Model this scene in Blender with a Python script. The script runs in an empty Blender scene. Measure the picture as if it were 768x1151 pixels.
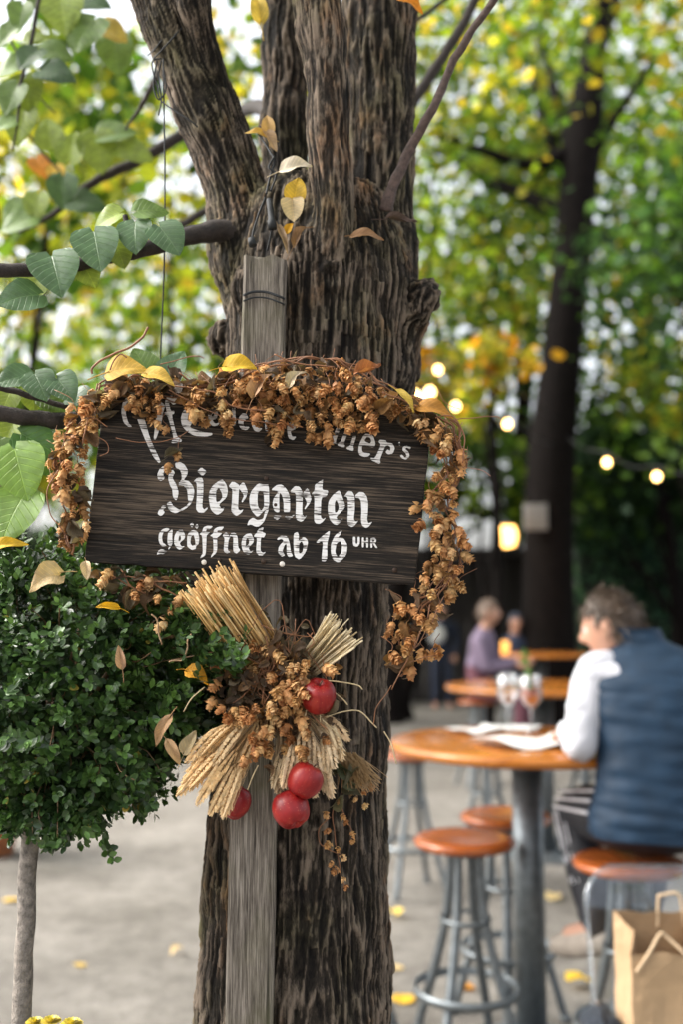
import bpy, bmesh, math, random
import numpy as np
from mathutils import Vector, Matrix
from mathutils.geometry import tessellate_polygon

random.seed(7); RNG = np.random.default_rng(11)
SC = bpy.context.scene
COL = SC.collection
PI = math.pi
R = math.radians

# ------------------------------------------------------------------ camera
F_PX, CX, CY, CAM_H = 1151.0, 384.0, 575.5, 1.57
PITCH = math.atan(114.5 / F_PX)
CP, SP = math.cos(PITCH), math.sin(PITCH)

def P(px, py, Y):
    """The world point at depth Y (metres along +Y) that stands at this place of the photograph."""
    dx, dz = (px - CX) / F_PX, (CY - py) / F_PX
    d = Vector((dx, CP - dz * SP, SP + dz * CP))
    t = Y / d.y
    return Vector((d.x * t, Y, CAM_H + d.z * t))

cam_data = bpy.data.cameras.new('camera')
cam = bpy.data.objects.new('camera', cam_data)
COL.objects.link(cam)
cam.location = (0, 0, CAM_H)
cam.rotation_euler = (PI / 2 + PITCH, 0, 0)
cam_data.sensor_fit = 'VERTICAL'; cam_data.sensor_height = 36; cam_data.lens = 36
cam_data.clip_start = 0.02; cam_data.clip_end = 800
cam_data.dof.use_dof = True
cam_data.dof.focus_distance = 1.46
cam_data.dof.aperture_fstop = 36 / 17.0
SC.camera = cam

# ------------------------------------------------------------------ render settings, sky and sun
SC.render.engine = 'CYCLES'
SC.cycles.use_denoising = True
SC.cycles.max_bounces = 8; SC.cycles.transparent_max_bounces = 16
SC.cycles.sample_clamp_indirect = 8
SC.view_settings.view_transform = 'Standard'
SC.view_settings.look = 'None'
SC.view_settings.gamma = 1
SC.view_settings.use_curve_mapping = False
SC.view_settings.exposure = 1.9
w = bpy.data.worlds.new('World'); SC.world = w; w.use_nodes = True
SUN_EL, SUN_AZ = R(44), R(276)      # compass: 0 = +Y, clockwise; high on the left, a little in front of the camera
nt = w.node_tree
sky = nt.nodes.new('ShaderNodeTexSky'); sky.sky_type = 'NISHITA'; sky.sun_disc = False
sky.sun_elevation = SUN_EL; sky.sun_rotation = SUN_AZ
sky.air_density = 1.0; sky.dust_density = 7.0; sky.ozone_density = 1.0
hs = nt.nodes.new('ShaderNodeHueSaturation'); hs.inputs['Saturation'].default_value = 0.30
nt.links.new(sky.outputs[0], hs.inputs['Color'])
nt.links.new(hs.outputs[0], nt.nodes['Background'].inputs['Color'])
nt.nodes['Background'].inputs['Strength'].default_value = 0.15
sun_d = bpy.data.lights.new('sun', 'SUN'); sun_d.energy = 0.75; sun_d.angle = R(14); sun_d.color = (1, 0.95, 0.88)
sun = bpy.data.objects.new('sun', sun_d); COL.objects.link(sun)
sd = Vector((math.sin(SUN_AZ) * math.cos(SUN_EL), math.cos(SUN_AZ) * math.cos(SUN_EL), math.sin(SUN_EL)))
sun.rotation_euler = sd.to_track_quat('Z', 'Y').to_euler()
sun.location = (-4, -6, 12)

# ------------------------------------------------------------------ mesh helpers
class MB:
    """Collects pieces (verts, faces, material slot, tint, leaf coordinates) and links them as ONE mesh object."""
    def __init__(s): s.V = []; s.T = []; s.L = []; s.F = []; s.n = 0
    def add(s, v, f, mat=0, tint=(1, 1, 1), lc=None):
        v = np.asarray(v, float).reshape(-1, 3)
        N = len(v)
        s.V.append(v)
        s.T.append(np.broadcast_to(np.asarray(tint, float), (N, 3)))
        s.L.append(np.zeros((N, 3)) if lc is None else np.asarray(lc, float).reshape(-1, 3))
        by = {}
        if isinstance(f, np.ndarray): by[f.shape[1]] = f
        else:
            for q in f: by.setdefault(len(q), []).append(q)
        for k, q in by.items():
            s.F.append((np.asarray(q, int) + s.n, mat))
        s.n += N
        return s
    def build(s, name, mats, parent=None, smooth=True, link=True):
        me = bpy.data.meshes.new(name)
        V = np.concatenate(s.V) if s.V else np.zeros((0, 3))
        if parent is not None: V = V - np.array(world_loc(parent))
        me.vertices.add(len(V)); me.vertices.foreach_set('co', V.ravel())
        loops = np.concatenate([f.ravel() for f, m in s.F]); tot = np.concatenate([np.full(len(f), f.shape[1]) for f, m in s.F])
        mi = np.concatenate([np.full(len(f), m) for f, m in s.F])
        me.loops.add(len(loops)); me.loops.foreach_set('vertex_index', loops.astype(np.int32))
        me.polygons.add(len(tot))
        st = np.concatenate([[0], np.cumsum(tot)[:-1]])
        me.polygons.foreach_set('loop_start', st.astype(np.int32))
        me.polygons.foreach_set('material_index', mi.astype(np.int32))
        me.polygons.foreach_set('use_smooth', np.full(len(tot), smooth, bool))
        me.update(calc_edges=True)
        a = me.attributes.new('tint', 'FLOAT_COLOR', 'POINT')
        T = np.concatenate(s.T); a.data.foreach_set('color', np.concatenate([T, np.ones((len(T), 1))], 1).astype(np.float32).ravel())
        a = me.attributes.new('lc', 'FLOAT_VECTOR', 'POINT')
        a.data.foreach_set('vector', np.concatenate(s.L).astype(np.float32).ravel())
        for m in (mats if isinstance(mats, (list, tuple)) else [mats]): me.materials.append(m)
        me.validate()
        return link_mesh(name, me, parent) if link else me

LOC = {}
def world_loc(o): return LOC.get(o, Vector((0, 0, 0)))
def link_mesh(name, me, parent=None):
    o = bpy.data.objects.new(name, me); COL.objects.link(o)
    if parent is not None: o.parent = parent; LOC[o] = world_loc(parent)
    return o
def tag(o, label=None, cat=None, group=None, kind=None):
    if label: o['label'] = label
    if cat: o['category'] = cat
    if group: o['group'] = group
    if kind: o['kind'] = kind
    return o
def thing(name, label, cat, loc=(0, 0, 0), group=None):
    o = bpy.data.objects.new(name, None); COL.objects.link(o)
    o.empty_display_size = 0.1; o.location = loc; LOC[o] = Vector(loc)
    return tag(o, label, cat, group)
def copy_tree(o, parent=None):
    c = o.copy(); COL.objects.link(c)
    if parent is not None: c.parent = parent
    for ch in list(o.children): copy_tree(ch, c)
    return c

def smooth_path(pts, sub=6):
    p = np.array([list(q) for q in pts], float)
    if len(p) < 3: return np.array([p[0] + (p[1] - p[0]) * t for t in np.linspace(0, 1, sub + 1)])
    q = np.vstack([2 * p[0] - p[1], p, 2 * p[-1] - p[-2]])
    out = []
    for i in range(1, len(q) - 2):
        a, b, c, d = q[i - 1], q[i], q[i + 1], q[i + 2]
        for t in np.linspace(0, 1, sub, endpoint=False):
            out.append(0.5 * (2 * b + (c - a) * t + (2 * a - 5 * b + 4 * c - d) * t * t + (3 * b - a - 3 * c + d) * t ** 3))
    out.append(p[-1])
    return np.array(out)

def tube(mb, pts, rad, n=8, mat=0, tint=(1, 1, 1), sub=0, cap=True):
    p = smooth_path(pts, sub) if sub else np.array([list(q) for q in pts], float)
    m = len(p)
    if np.isscalar(rad): r = np.full(m, rad)
    else: r = np.interp(np.linspace(0, 1, m), np.linspace(0, 1, len(rad)), rad)
    tg = np.gradient(p, axis=0); tg /= np.linalg.norm(tg, axis=1)[:, None] + 1e-12
    ref = np.array([0, 0, 1.0]) if abs(tg[0][2]) < 0.9 else np.array([1.0, 0, 0])
    u = np.cross(tg[0], ref); u /= np.linalg.norm(u)
    V = []; ang = np.linspace(0, 2 * PI, n, endpoint=False)
    for i in range(m):
        u = u - tg[i] * np.dot(u, tg[i]); u /= np.linalg.norm(u) + 1e-12
        w_ = np.cross(tg[i], u)
        V.append(p[i] + r[i] * (np.cos(ang)[:, None] * u + np.sin(ang)[:, None] * w_))
    V = np.concatenate(V)
    f = [(i * n + j, i * n + (j + 1) % n, (i + 1) * n + (j + 1) % n, (i + 1) * n + j) for i in range(m - 1) for j in range(n)]
    if cap:
        f.append(tuple(range(n - 1, -1, -1))); f.append(tuple((m - 1) * n + j for j in range(n)))
    mb.add(V, f, mat, tint)
    return p

def lathe(mb, prof, c, n=32, mat=0, tint=(1, 1, 1)):
    """prof: (radius, z) pairs from bottom to top, centred on c."""
    pr = np.array(prof, float); m = len(pr); ang = np.linspace(0, 2 * PI, n, endpoint=False)
    V = np.stack([c[0] + pr[:, 0:1] * np.cos(ang), c[1] + pr[:, 0:1] * np.sin(ang), c[2] + np.repeat(pr[:, 1:2], n, 1)], -1).reshape(-1, 3)
    f = [(i * n + j, i * n + (j + 1) % n, (i + 1) * n + (j + 1) % n, (i + 1) * n + j) for i in range(m - 1) for j in range(n)]
    mb.add(V, f, mat, tint)

def box(mb, lo, hi, mat=0, tint=(1, 1, 1), bev=0.0):
    bm = bmesh.new(); bmesh.ops.create_cube(bm, size=1)
    lo, hi = np.array(lo, float), np.array(hi, float)
    for v in bm.verts: v.co = Vector((lo + hi) / 2 + np.array(v.co) * (hi - lo))
    if bev: bmesh.ops.bevel(bm, geom=bm.edges[:], offset=bev, segments=2, affect='EDGES', profile=0.6)
    bm.verts.index_update()
    mb.add([list(v.co) for v in bm.verts], [[v.index for v in f.verts] for f in bm.faces], mat, tint); bm.free()

# vectorised gradient noise ------------------------------------------------
_perm = RNG.permutation(256); _perm = np.concatenate([_perm, _perm, _perm])
_grad = RNG.normal(size=(256, 3)); _grad /= np.linalg.norm(_grad, axis=1)[:, None]
def noise3(p):
    p = np.asarray(p, float); i = np.floor(p).astype(int); f = p - i; i &= 255
    u = f * f * f * (f * (f * 6 - 15) + 10)
    out = 0
    for dx in (0, 1):
        for dy in (0, 1):
            for dz in (0, 1):
                h = _perm[_perm[_perm[i[:, 0] + dx] + i[:, 1] + dy] + i[:, 2] + dz]
                g = (_grad[h] * (f - np.array([dx, dy, dz]))).sum(1)
                wt = (u[:, 0] if dx else 1 - u[:, 0]) * (u[:, 1] if dy else 1 - u[:, 1]) * (u[:, 2] if dz else 1 - u[:, 2])
                out = out + g * wt
    return out * 1.6

def rand_rot(N, up_bias=None):
    q = RNG.normal(size=(N, 4)); q /= np.linalg.norm(q, axis=1)[:, None]
    a, b, c, d = q.T
    return np.stack([1 - 2 * (c * c + d * d), 2 * (b * c - a * d), 2 * (b * d + a * c), 2 * (b * c + a * d), 1 - 2 * (b * b + d * d), 2 * (c * d - a * b),
                     2 * (b * d - a * c), 2 * (c * d + a * b), 1 - 2 * (b * b + c * c)], -1).reshape(N, 3, 3)
def frames(d, nrm):
    """columns: x = across, y = d (along), z = about nrm"""
    d = d / (np.linalg.norm(d, axis=1)[:, None] + 1e-9)
    x = np.cross(d, nrm); x /= np.linalg.norm(x, axis=1)[:, None] + 1e-9
    z = np.cross(x, d)
    return np.stack([x, d, z], -1)
def scatter(mb, tv, tf, rot, pos, scale, tint, mat=0, lc=None):
    tv = np.asarray(tv, float); N, k = len(pos), len(tv)
    s_ = np.broadcast_to(np.asarray(scale, float), (N,))
    V = np.einsum('nij,kj->nki', rot, tv) * s_[:, None, None] + np.asarray(pos)[:, None, :]
    tf = np.asarray(tf, int)
    Fa = (tf[None] + (np.arange(N) * k)[:, None, None]).reshape(-1, tf.shape[1])
    tn = np.repeat(np.broadcast_to(np.asarray(tint, float), (N, 3)), k, 0)
    mb.add(V.reshape(-1, 3), Fa, mat, tn, None if lc is None else np.tile(lc, (N, 1)))

# templates -----------------------------------------------------------------
# simple folded leaf: 6 points, 2 quads + tips as quads (length 1 along +Y)
LEAF6_V = np.array([(0, 0, 0), (0.30, 0.28, 0.07), (0.26, 0.66, 0.06), (0, 1, -0.04), (-0.26, 0.66, 0.06), (-0.30, 0.28, 0.07)], float)
LEAF6_F = np.array([(0, 1, 2, 3), (0, 3, 4, 5)])
def heart_leaf(nu=9, nv=12, curl=0.12, cup=0.12, wave=0.02, seed=0):
    """A linden leaf, length 1 along +Y from the petiole, heart shaped, with folds; returns verts, quads, leaf coords."""
    rs = np.random.default_rng(seed); V = []; L = []
    for j in range(nv):
        v = j / (nv - 1)
        wv = 0.50 * (math.sin(PI * min(1, v ** 0.62 * 0.98 + 0.02)) ** 0.75) * (1 - 0.12 * v) + 0.004
        for i in range(nu):
            u = -1 + 2 * i / (nu - 1)
            x = u * wv
            y = v - 0.17 * (abs(u) ** 1.5) * (1 - v) ** 2.2 + 0.10 * (abs(u) ** 2) * v * (1 - v)
            z = cup * abs(x) * 1.2 - curl * (v - 0.35) ** 2 * 1.6 + wave * math.sin(9 * v + 3 * u + seed) * abs(u) - 0.10 * cup * u * u
            V.append((x, y, z)); L.append((x, v, abs(u)))
    V = np.array(V); V[:, 2] += 0.012 * np.sin(V[:, 1] * 40 - np.abs(V[:, 0]) * 30) * (np.abs(V[:, 0]) > 0.02)
    f = np.array([(j * nu + i, j * nu + i + 1, (j + 1) * nu + i + 1, (j + 1) * nu + i) for j in range(nv - 1) for i in range(nu - 1)])
    return V, f, np.array(L)

# ------------------------------------------------------------------ materials
def mat_new(name):
    m = bpy.data.materials.new(name); m.use_nodes = True
    n = m.node_tree.nodes; return m, n, m.node_tree.links, n['Principled BSDF']
def N(nodes, typ, **kw):
    x = nodes.new(typ)
    for k, v in kw.items():
        if k in x.inputs: x.inputs[k].default_value = v
        else: setattr(x, k, v)
    return x
def ramp(nodes, stops):
    r = nodes.new('ShaderNodeValToRGB'); e = r.color_ramp.elements
    while len(e) < len(stops): e.new(0.5)
    for i, (p, c) in enumerate(stops): e[i].position = p; e[i].color = (*c, 1) if len(c) == 3 else c
    return r
def mixc(nodes, links, fac, a, b, blend='MIX'):
    x = nodes.new('ShaderNodeMix'); x.data_type = 'RGBA'; x.blend_type = blend
    for sock, val in ((x.inputs[0], fac), (x.inputs[6], a), (x.inputs[7], b)):
        if hasattr(val, 'links') or isinstance(val, bpy.types.NodeSocket): links.new(val, sock)
        elif isinstance(val, (int, float)): sock.default_value = val
        else: sock.default_value = (*val, 1)
    return x.outputs[2]
def plain(name, col, rough=0.6, metal=0.0, var=0.15, scale=20, bump=0.0, bscale=None, spec=0.5, coat=0.0, tint=False, sheen=0):
    m, n, l, b = mat_new(name)
    tc = N(n, 'ShaderNodeTexCoord')
    nz = N(n, 'ShaderNodeTexNoise', Scale=scale, Detail=6.0, Roughness=0.6); l.new(tc.outputs['Object'], nz.inputs['Vector'])
    rp = ramp(n, [(0.3, tuple(c * (1 - var) for c in col)), (0.7, tuple(min(1, c * (1 + var)) for c in col))]); l.new(nz.outputs['Fac'], rp.inputs[0])
    out = rp.outputs[0]
    if tint:
        at = N(n, 'ShaderNodeAttribute', attribute_name='tint'); out = mixc(n, l, 1.0, out, at.outputs['Color'], 'MULTIPLY')
    l.new(out, b.inputs['Base Color'])
    b.inputs['Roughness'].default_value = rough; b.inputs['Metallic'].default_value = metal
    b.inputs['Specular IOR Level'].default_value = spec; b.inputs['Coat Weight'].default_value = coat; b.inputs['Coat Roughness'].default_value = 0.12
    if sheen: b.inputs['Sheen Weight'].default_value = sheen
    if bump:
        n2 = N(n, 'ShaderNodeTexNoise', Scale=bscale or scale * 4, Detail=5.0); l.new(tc.outputs['Object'], n2.inputs['Vector'])
        bp = N(n, 'ShaderNodeBump', Strength=bump, Distance=0.003); l.new(n2.outputs['Fac'], bp.inputs['Height']); l.new(bp.outputs[0], b.inputs['Normal'])
    return m
def leaf_mat(name, transl=0.4, rough=0.5, veins=False, spec=0.4, gain=1.0, vein_scale=7.0):
    """colour comes from the leaf's own tint; light passes through"""
    m, n, l, b = mat_new(name)
    at = N(n, 'ShaderNodeAttribute', attribute_name='tint')
    geo = N(n, 'ShaderNodeNewGeometry'); nz = N(n, 'ShaderNodeTexNoise', Scale=60.0, Detail=4.0)
    l.new(geo.outputs['Position'], nz.inputs['Vector'])
    rp = ramp(n, [(0.3, (0.75,) * 3), (0.7, (1.2,) * 3)]); l.new(nz.outputs['Fac'], rp.inputs[0])
    col = mixc(n, l, 1.0, at.outputs['Color'], rp.outputs[0], 'MULTIPLY')
    if veins:
        lc = N(n, 'ShaderNodeAttribute', attribute_name='lc'); sx = N(n, 'ShaderNodeSeparateXYZ'); l.new(lc.outputs['Vector'], sx.inputs[0])
        ab = N(n, 'ShaderNodeMath', operation='ABSOLUTE'); l.new(sx.outputs[0], ab.inputs[0])
        t1 = N(n, 'ShaderNodeMath', operation='MULTIPLY_ADD'); l.new(ab.outputs[0], t1.inputs[0]); t1.inputs[1].default_value = -0.75; l.new(sx.outputs[1], t1.inputs[2])
        t2 = N(n, 'ShaderNodeMath', operation='MULTIPLY'); l.new(t1.outputs[0], t2.inputs[0]); t2.inputs[1].default_value = vein_scale
        fr = N(n, 'ShaderNodeMath', operation='PINGPONG'); l.new(t2.outputs[0], fr.inputs[0]); fr.inputs[1].default_value = 0.5
        mr = N(n, 'ShaderNodeMapRange'); l.new(fr.outputs[0], mr.inputs[0]); mr.inputs[1].default_value = 0.0; mr.inputs[2].default_value = 0.10; mr.inputs[3].default_value = 1; mr.inputs[4].default_value = 0
        m2 = N(n, 'ShaderNodeMapRange'); l.new(ab.outputs[0], m2.inputs[0]); m2.inputs[1].default_value = 0.004; m2.inputs[2].default_value = 0.018; m2.inputs[3].default_value = 1; m2.inputs[4].default_value = 0
        mx = N(n, 'ShaderNodeMath', operation='MAXIMUM'); l.new(mr.outputs[0], mx.inputs[0]); l.new(m2.outputs[0], mx.inputs[1])
        sc_ = N(n, 'ShaderNodeMath', operation='MULTIPLY'); l.new(mx.outputs[0], sc_.inputs[0]); sc_.inputs[1].default_value = 0.45
        lite = mixc(n, l, 1.0, col, (1.9, 1.8, 1.5), 'MULTIPLY')
        col = mixc(n, l, sc_.outputs[0], col, lite)
        bp = N(n, 'ShaderNodeBump', Strength=0.5, Distance=0.0015); bp.invert = True; l.new(mx.outputs[0], bp.inputs['Height']); l.new(bp.outputs[0], b.inputs['Normal'])
    if gain != 1: col = mixc(n, l, 1.0, col, (gain,) * 3, 'MULTIPLY')
    l.new(col, b.inputs['Base Color']); b.inputs['Roughness'].default_value = rough; b.inputs['Specular IOR Level'].default_value = spec
    if transl:
        tr = N(n, 'ShaderNodeBsdfTranslucent'); cc = mixc(n, l, 1.0, col, (1.5, 1.45, 0.8), 'MULTIPLY'); l.new(cc, tr.inputs['Color'])
        ms = N(n, 'ShaderNodeMixShader'); ms.inputs[0].default_value = transl
        l.new(b.outputs[0], ms.inputs[1]); l.new(tr.outputs[0], ms.inputs[2]); l.new(ms.outputs[0], n['Material Output'].inputs['Surface'])
    return m
def wood(name, dark, mid, light, axis='X', grain=90, stretch=0.05, rough=0.7, bump=0.4, cracks=0.0, moss=0, spec=0.25, hairs=1.2, rng_=0.10):
    """Weathered or varnished timber with grain along one object axis."""
    m, n, l, b = mat_new(name)
    tc = N(n, 'ShaderNodeTexCoord'); mp = N(n, 'ShaderNodeMapping'); l.new(tc.outputs['Object'], mp.inputs[0])
    s3 = {'X': (stretch, 1, 1), 'Y': (1, stretch, 1), 'Z': (1, 1, stretch)}[axis]; mp.inputs['Scale'].default_value = s3
    big = N(n, 'ShaderNodeTexNoise', Scale=grain * 0.16, Detail=4.0, Roughness=0.6, Distortion=0.6); l.new(mp.outputs[0], big.inputs['Vector'])
    fine = N(n, 'ShaderNodeTexNoise', Scale=grain, Detail=6.0, Roughness=0.65); l.new(mp.outputs[0], fine.inputs['Vector'])
    mpf = N(n, 'ShaderNodeMapping'); l.new(tc.outputs['Object'], mpf.inputs[0]); mpf.inputs['Scale'].default_value = tuple(c if c == 1 else c * 0.5 for c in s3)
    hair_ = N(n, 'ShaderNodeTexNoise', Scale=grain * 4.0, Detail=5.0, Roughness=0.7); l.new(mpf.outputs[0], hair_.inputs['Vector'])
    ad0 = N(n, 'ShaderNodeMath', operation='MULTIPLY_ADD'); l.new(hair_.outputs['Fac'], ad0.inputs[0]); ad0.inputs[1].default_value = hairs; l.new(fine.outputs['Fac'], ad0.inputs[2])
    ad = N(n, 'ShaderNodeMath', operation='ADD'); a2 = N(n, 'ShaderNodeMath', operation='MULTIPLY'); a2.inputs[1].default_value = 1.0 / (2.0 + hairs)
    l.new(big.outputs['Fac'], ad.inputs[0]); l.new(ad0.outputs[0], ad.inputs[1]); l.new(ad.outputs[0], a2.inputs[0])
    rp = ramp(n, [(0.5 - rng_, dark), (0.5, mid), (0.5 + rng_, light)]); l.new(a2.outputs[0], rp.inputs[0]); col = rp.outputs[0]
    h = a2.outputs[0]
    if cracks:
        ck = N(n, 'ShaderNodeTexNoise', Scale=grain * 0.5, Detail=2.0, Roughness=0.4); mp2 = N(n, 'ShaderNodeMapping'); l.new(tc.outputs['Object'], mp2.inputs[0])
        mp2.inputs['Scale'].default_value = tuple(c if c == 1 else c * 0.35 for c in s3); mp2.inputs['Location'].default_value = (3, 7, 1); l.new(mp2.outputs[0], ck.inputs['Vector'])
        mr = N(n, 'ShaderNodeMapRange'); l.new(ck.outputs['Fac'], mr.inputs[0]); mr.inputs[1].default_value = 0.66 - 0.04 * cracks; mr.inputs[2].default_value = 0.70; mr.inputs[3].default_value = 0; mr.inputs[4].default_value = 0.9
        col = mixc(n, l, mr.outputs[0], col, tuple(c * 0.35 for c in dark))
        sb = N(n, 'ShaderNodeMath', operation='SUBTRACT'); l.new(h, sb.inputs[0]); l.new(mr.outputs[0], sb.inputs[1]); h = sb.outputs[0]
    if moss:
        g = N(n, 'ShaderNodeTexNoise', Scale=9.0, Detail=5.0); l.new(tc.outputs['Object'], g.inputs['Vector'])
        mr = N(n, 'ShaderNodeMapRange'); l.new(g.outputs['Fac'], mr.inputs[0]); mr.inputs[1].default_value = 0.5; mr.inputs[2].default_value = 0.7; mr.inputs[3].default_value = 0; mr.inputs[4].default_value = moss
        col = mixc(n, l, mr.outputs[0], col, (0.10, 0.10, 0.045))
    l.new(col, b.inputs['Base Color']); b.inputs['Roughness'].default_value = rough; b.inputs['Specular IOR Level'].default_value = spec
    bp = N(n, 'ShaderNodeBump', Strength=bump, Distance=0.002); l.new(h, bp.inputs['Height']); l.new(bp.outputs[0], b.inputs['Normal'])
    return m
# ================================================================== the linden in the foreground
def bark_mat(name, low, mid, high, moss=0.5, orange=0.3):
    m, n, l, b = mat_new(name)
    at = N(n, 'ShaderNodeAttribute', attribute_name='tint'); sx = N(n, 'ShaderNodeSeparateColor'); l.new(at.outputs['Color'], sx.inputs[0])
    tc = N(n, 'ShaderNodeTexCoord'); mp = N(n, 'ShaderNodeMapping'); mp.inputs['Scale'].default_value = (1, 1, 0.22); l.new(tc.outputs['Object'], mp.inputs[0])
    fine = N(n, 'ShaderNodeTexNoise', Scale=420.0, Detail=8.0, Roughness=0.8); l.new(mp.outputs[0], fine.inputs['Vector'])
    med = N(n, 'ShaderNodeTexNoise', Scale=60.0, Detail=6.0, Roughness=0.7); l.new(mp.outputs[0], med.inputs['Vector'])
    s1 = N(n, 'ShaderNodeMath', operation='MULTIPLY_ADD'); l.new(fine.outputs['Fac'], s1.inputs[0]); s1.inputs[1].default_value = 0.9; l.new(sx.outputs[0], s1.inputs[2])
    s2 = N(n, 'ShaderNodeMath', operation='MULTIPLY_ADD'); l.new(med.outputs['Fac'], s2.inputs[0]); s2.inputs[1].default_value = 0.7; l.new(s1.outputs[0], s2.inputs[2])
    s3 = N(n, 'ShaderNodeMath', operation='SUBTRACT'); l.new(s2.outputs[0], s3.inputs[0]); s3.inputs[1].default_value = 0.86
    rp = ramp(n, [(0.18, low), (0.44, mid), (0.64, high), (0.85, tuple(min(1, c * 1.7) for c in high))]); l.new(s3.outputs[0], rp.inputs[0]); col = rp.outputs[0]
    g = N(n, 'ShaderNodeTexNoise', Scale=7.0, Detail=5.0, Roughness=0.65); l.new(tc.outputs['Object'], g.inputs['Vector'])
    mr = N(n, 'ShaderNodeMapRange'); l.new(g.outputs['Fac'], mr.inputs[0]); mr.inputs[1].default_value = 0.48; mr.inputs[2].default_value = 0.72; mr.inputs[3].default_value = 0; mr.inputs[4].default_value = moss
    col = mixc(n, l, mr.outputs[0], col, mixc(n, l, 1.0, col, (0.62, 0.78, 0.42), 'MULTIPLY'))
    g2 = N(n, 'ShaderNodeTexNoise', Scale=11.0, Detail=6.0, Roughness=0.7); mp3 = N(n, 'ShaderNodeMapping'); mp3.inputs['Location'].default_value = (5, 2, 9); mp3.inputs['Scale'].default_value = (1, 1, 0.5)
    l.new(tc.outputs['Object'], mp3.inputs[0]); l.new(mp3.outputs[0], g2.inputs['Vector'])
    mr2 = N(n, 'ShaderNodeMapRange'); l.new(g2.outputs['Fac'], mr2.inputs[0]); mr2.inputs[1].default_value = 0.54; mr2.inputs[2].default_value = 0.7; mr2.inputs[3].default_value = 0; mr2.inputs[4].default_value = orange
    col = mixc(n, l, mr2.outputs[0], col, mixc(n, l, 1.0, col, (2.0, 1.1, 0.42), 'MULTIPLY'))
    l.new(col, b.inputs['Base Color']); b.inputs['Roughness'].default_value = 0.85; b.inputs['Specular IOR Level'].default_value = 0.18
    bp = N(n, 'ShaderNodeBump', Strength=0.8, Distance=0.004); l.new(s2.outputs[0], bp.inputs['Height']); l.new(bp.outputs[0], b.inputs['Normal'])
    return m
M_BARK = bark_mat('linden_bark', (0.0055, 0.0045, 0.0038), (0.030, 0.0235, 0.0175), (0.128, 0.100, 0.075), 0.7, 0.5)
M_TWIG = plain('twig_bark', (0.085, 0.055, 0.045), 0.75, var=0.5, scale=120, bump=0.6)
M_TWIG_DARK = plain('dark_twig_bark', (0.032, 0.024, 0.02), 0.8, var=0.5, scale=90, bump=0.6)
M_LEAF = leaf_mat('linden_leaf', 0.25, 0.42, veins=True, spec=0.45)
M_LEAF_FAR = leaf_mat('far_leaf', 0.45, 0.6, spec=0.12)
M_DRYLEAF = leaf_mat('dry_leaf', 0.22, 0.6, veins=True, spec=0.25)

TREE_AT = (0.0 - 0.05, 1.72, 0)
fg = thing('linden_tree', 'big furrowed grey brown linden trunk behind the dark wooden board', 'tree', TREE_AT)
# every stem: photo points (px, py, depth) with a radius in photo pixels at that depth
STEMS = [
    ([(322, 1480, 1.70, 128), (326, 1300, 1.70, 114), (330, 1151, 1.70, 106), (335, 920, 1.70, 99), (343, 700, 1.70, 92), (350, 560, 1.70, 97), (358, 430, 1.70, 106), (362, 340, 1.70, 108), (360, 280, 1.70, 98), (362, 235, 1.71, 82)], 1.0),
    ([(305, 350, 1.70, 54), (282, 285, 1.69, 45), (262, 205, 1.68, 37), (226, 108, 1.66, 38), (190, 10, 1.64, 42), (135, -130, 1.6, 36), (60, -330, 1.5, 28), (-40, -560, 1.4, 18)], 0.62),
    ([(244, 95, 1.63, 12), (228, 40, 1.60, 17), (212, -20, 1.57, 18), (190, -130, 1.5, 14), (170, -300, 1.4, 9)], 0.4),
    ([(322, 330, 1.78, 34), (320, 240, 1.82, 27), (319, 120, 1.85, 26), (320, 0, 1.87, 26), (326, -180, 1.85, 24), (330, -420, 1.95, 16)], 0.8),
    ([(370, 392, 1.640, 38), (372, 320, 1.590, 30), (372, 220, 1.555, 25), (369, 120, 1.54, 25), (358, 20, 1.53, 29), (346, -80, 1.53, 28), (320, -300, 1.56, 20)], 0.45),
    ([(412, 420, 1.70, 60), (420, 330, 1.71, 54), (426, 220, 1.73, 42), (428, 100, 1.75, 42), (428, -10, 1.76, 45), (432, -180, 1.78, 40), (450, -420, 1.8, 30), (470, -640, 1.9, 18)], 0.85),
    ([(430, 425, 1.68, 30), (452, 375, 1.67, 26), (466, 338, 1.66, 22), (478, 322, 1.655, 13)], 0.9),
    ([(418, 440, 1.66, 44), (440, 400, 1.66, 30), (455, 362, 1.655, 20)], 0.9),
]
def stem_pts(st):
    a = [tuple(P(x, y, Y)) + (r * Y / F_PX,) for x, y, Y, r in st]
    return smooth_path(a, 8)
stems = [(stem_pts(s), amp) for s, amp in STEMS]
tm = MB()
for k, (p, amp) in enumerate(stems):
    tube(tm, p[:, :3], p[:, 3], n=40)
for (x, y, Y, r, sq) in [(474, 336, 1.645, 19, 1.0), (466, 352, 1.64, 18, 1.0), (482, 322, 1.65, 9, 1.0), (385, 402, 1.60, 34, 0.6), (262, 262, 1.66, 24, 0.8), (300, 330, 1.62, 40, 0.5), (254, 380, 1.68, 22, 1.0), (372, 312, 1.575, 14, .7)]:
    c = P(x, y, Y); q = r * Y / F_PX
    lathe(tm, [(q * math.cos(t), q * math.sin(t)) for t in np.linspace(-1.5, 1.5, 11)], c, 18)
tmp_me = tm.build('trunk_shape', M_BARK, None, link=False)
tmp = bpy.data.objects.new('tmp', tmp_me); COL.objects.link(tmp)
md = tmp.modifiers.new('r', 'REMESH'); md.mode = 'VOXEL'; md.voxel_size = 0.0027
dg = bpy.context.evaluated_depsgraph_get()
ev = bpy.data.meshes.new_from_object(tmp.evaluated_get(dg))
bpy.data.objects.remove(tmp)
nv = len(ev.vertices); V = np.zeros(nv * 3); ev.vertices.foreach_get('co', V); V = V.reshape(-1, 3)
nf = len(ev.polygons); Lv = np.zeros(len(ev.loops), np.int32); ev.loops.foreach_get('vertex_index', Lv)
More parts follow.
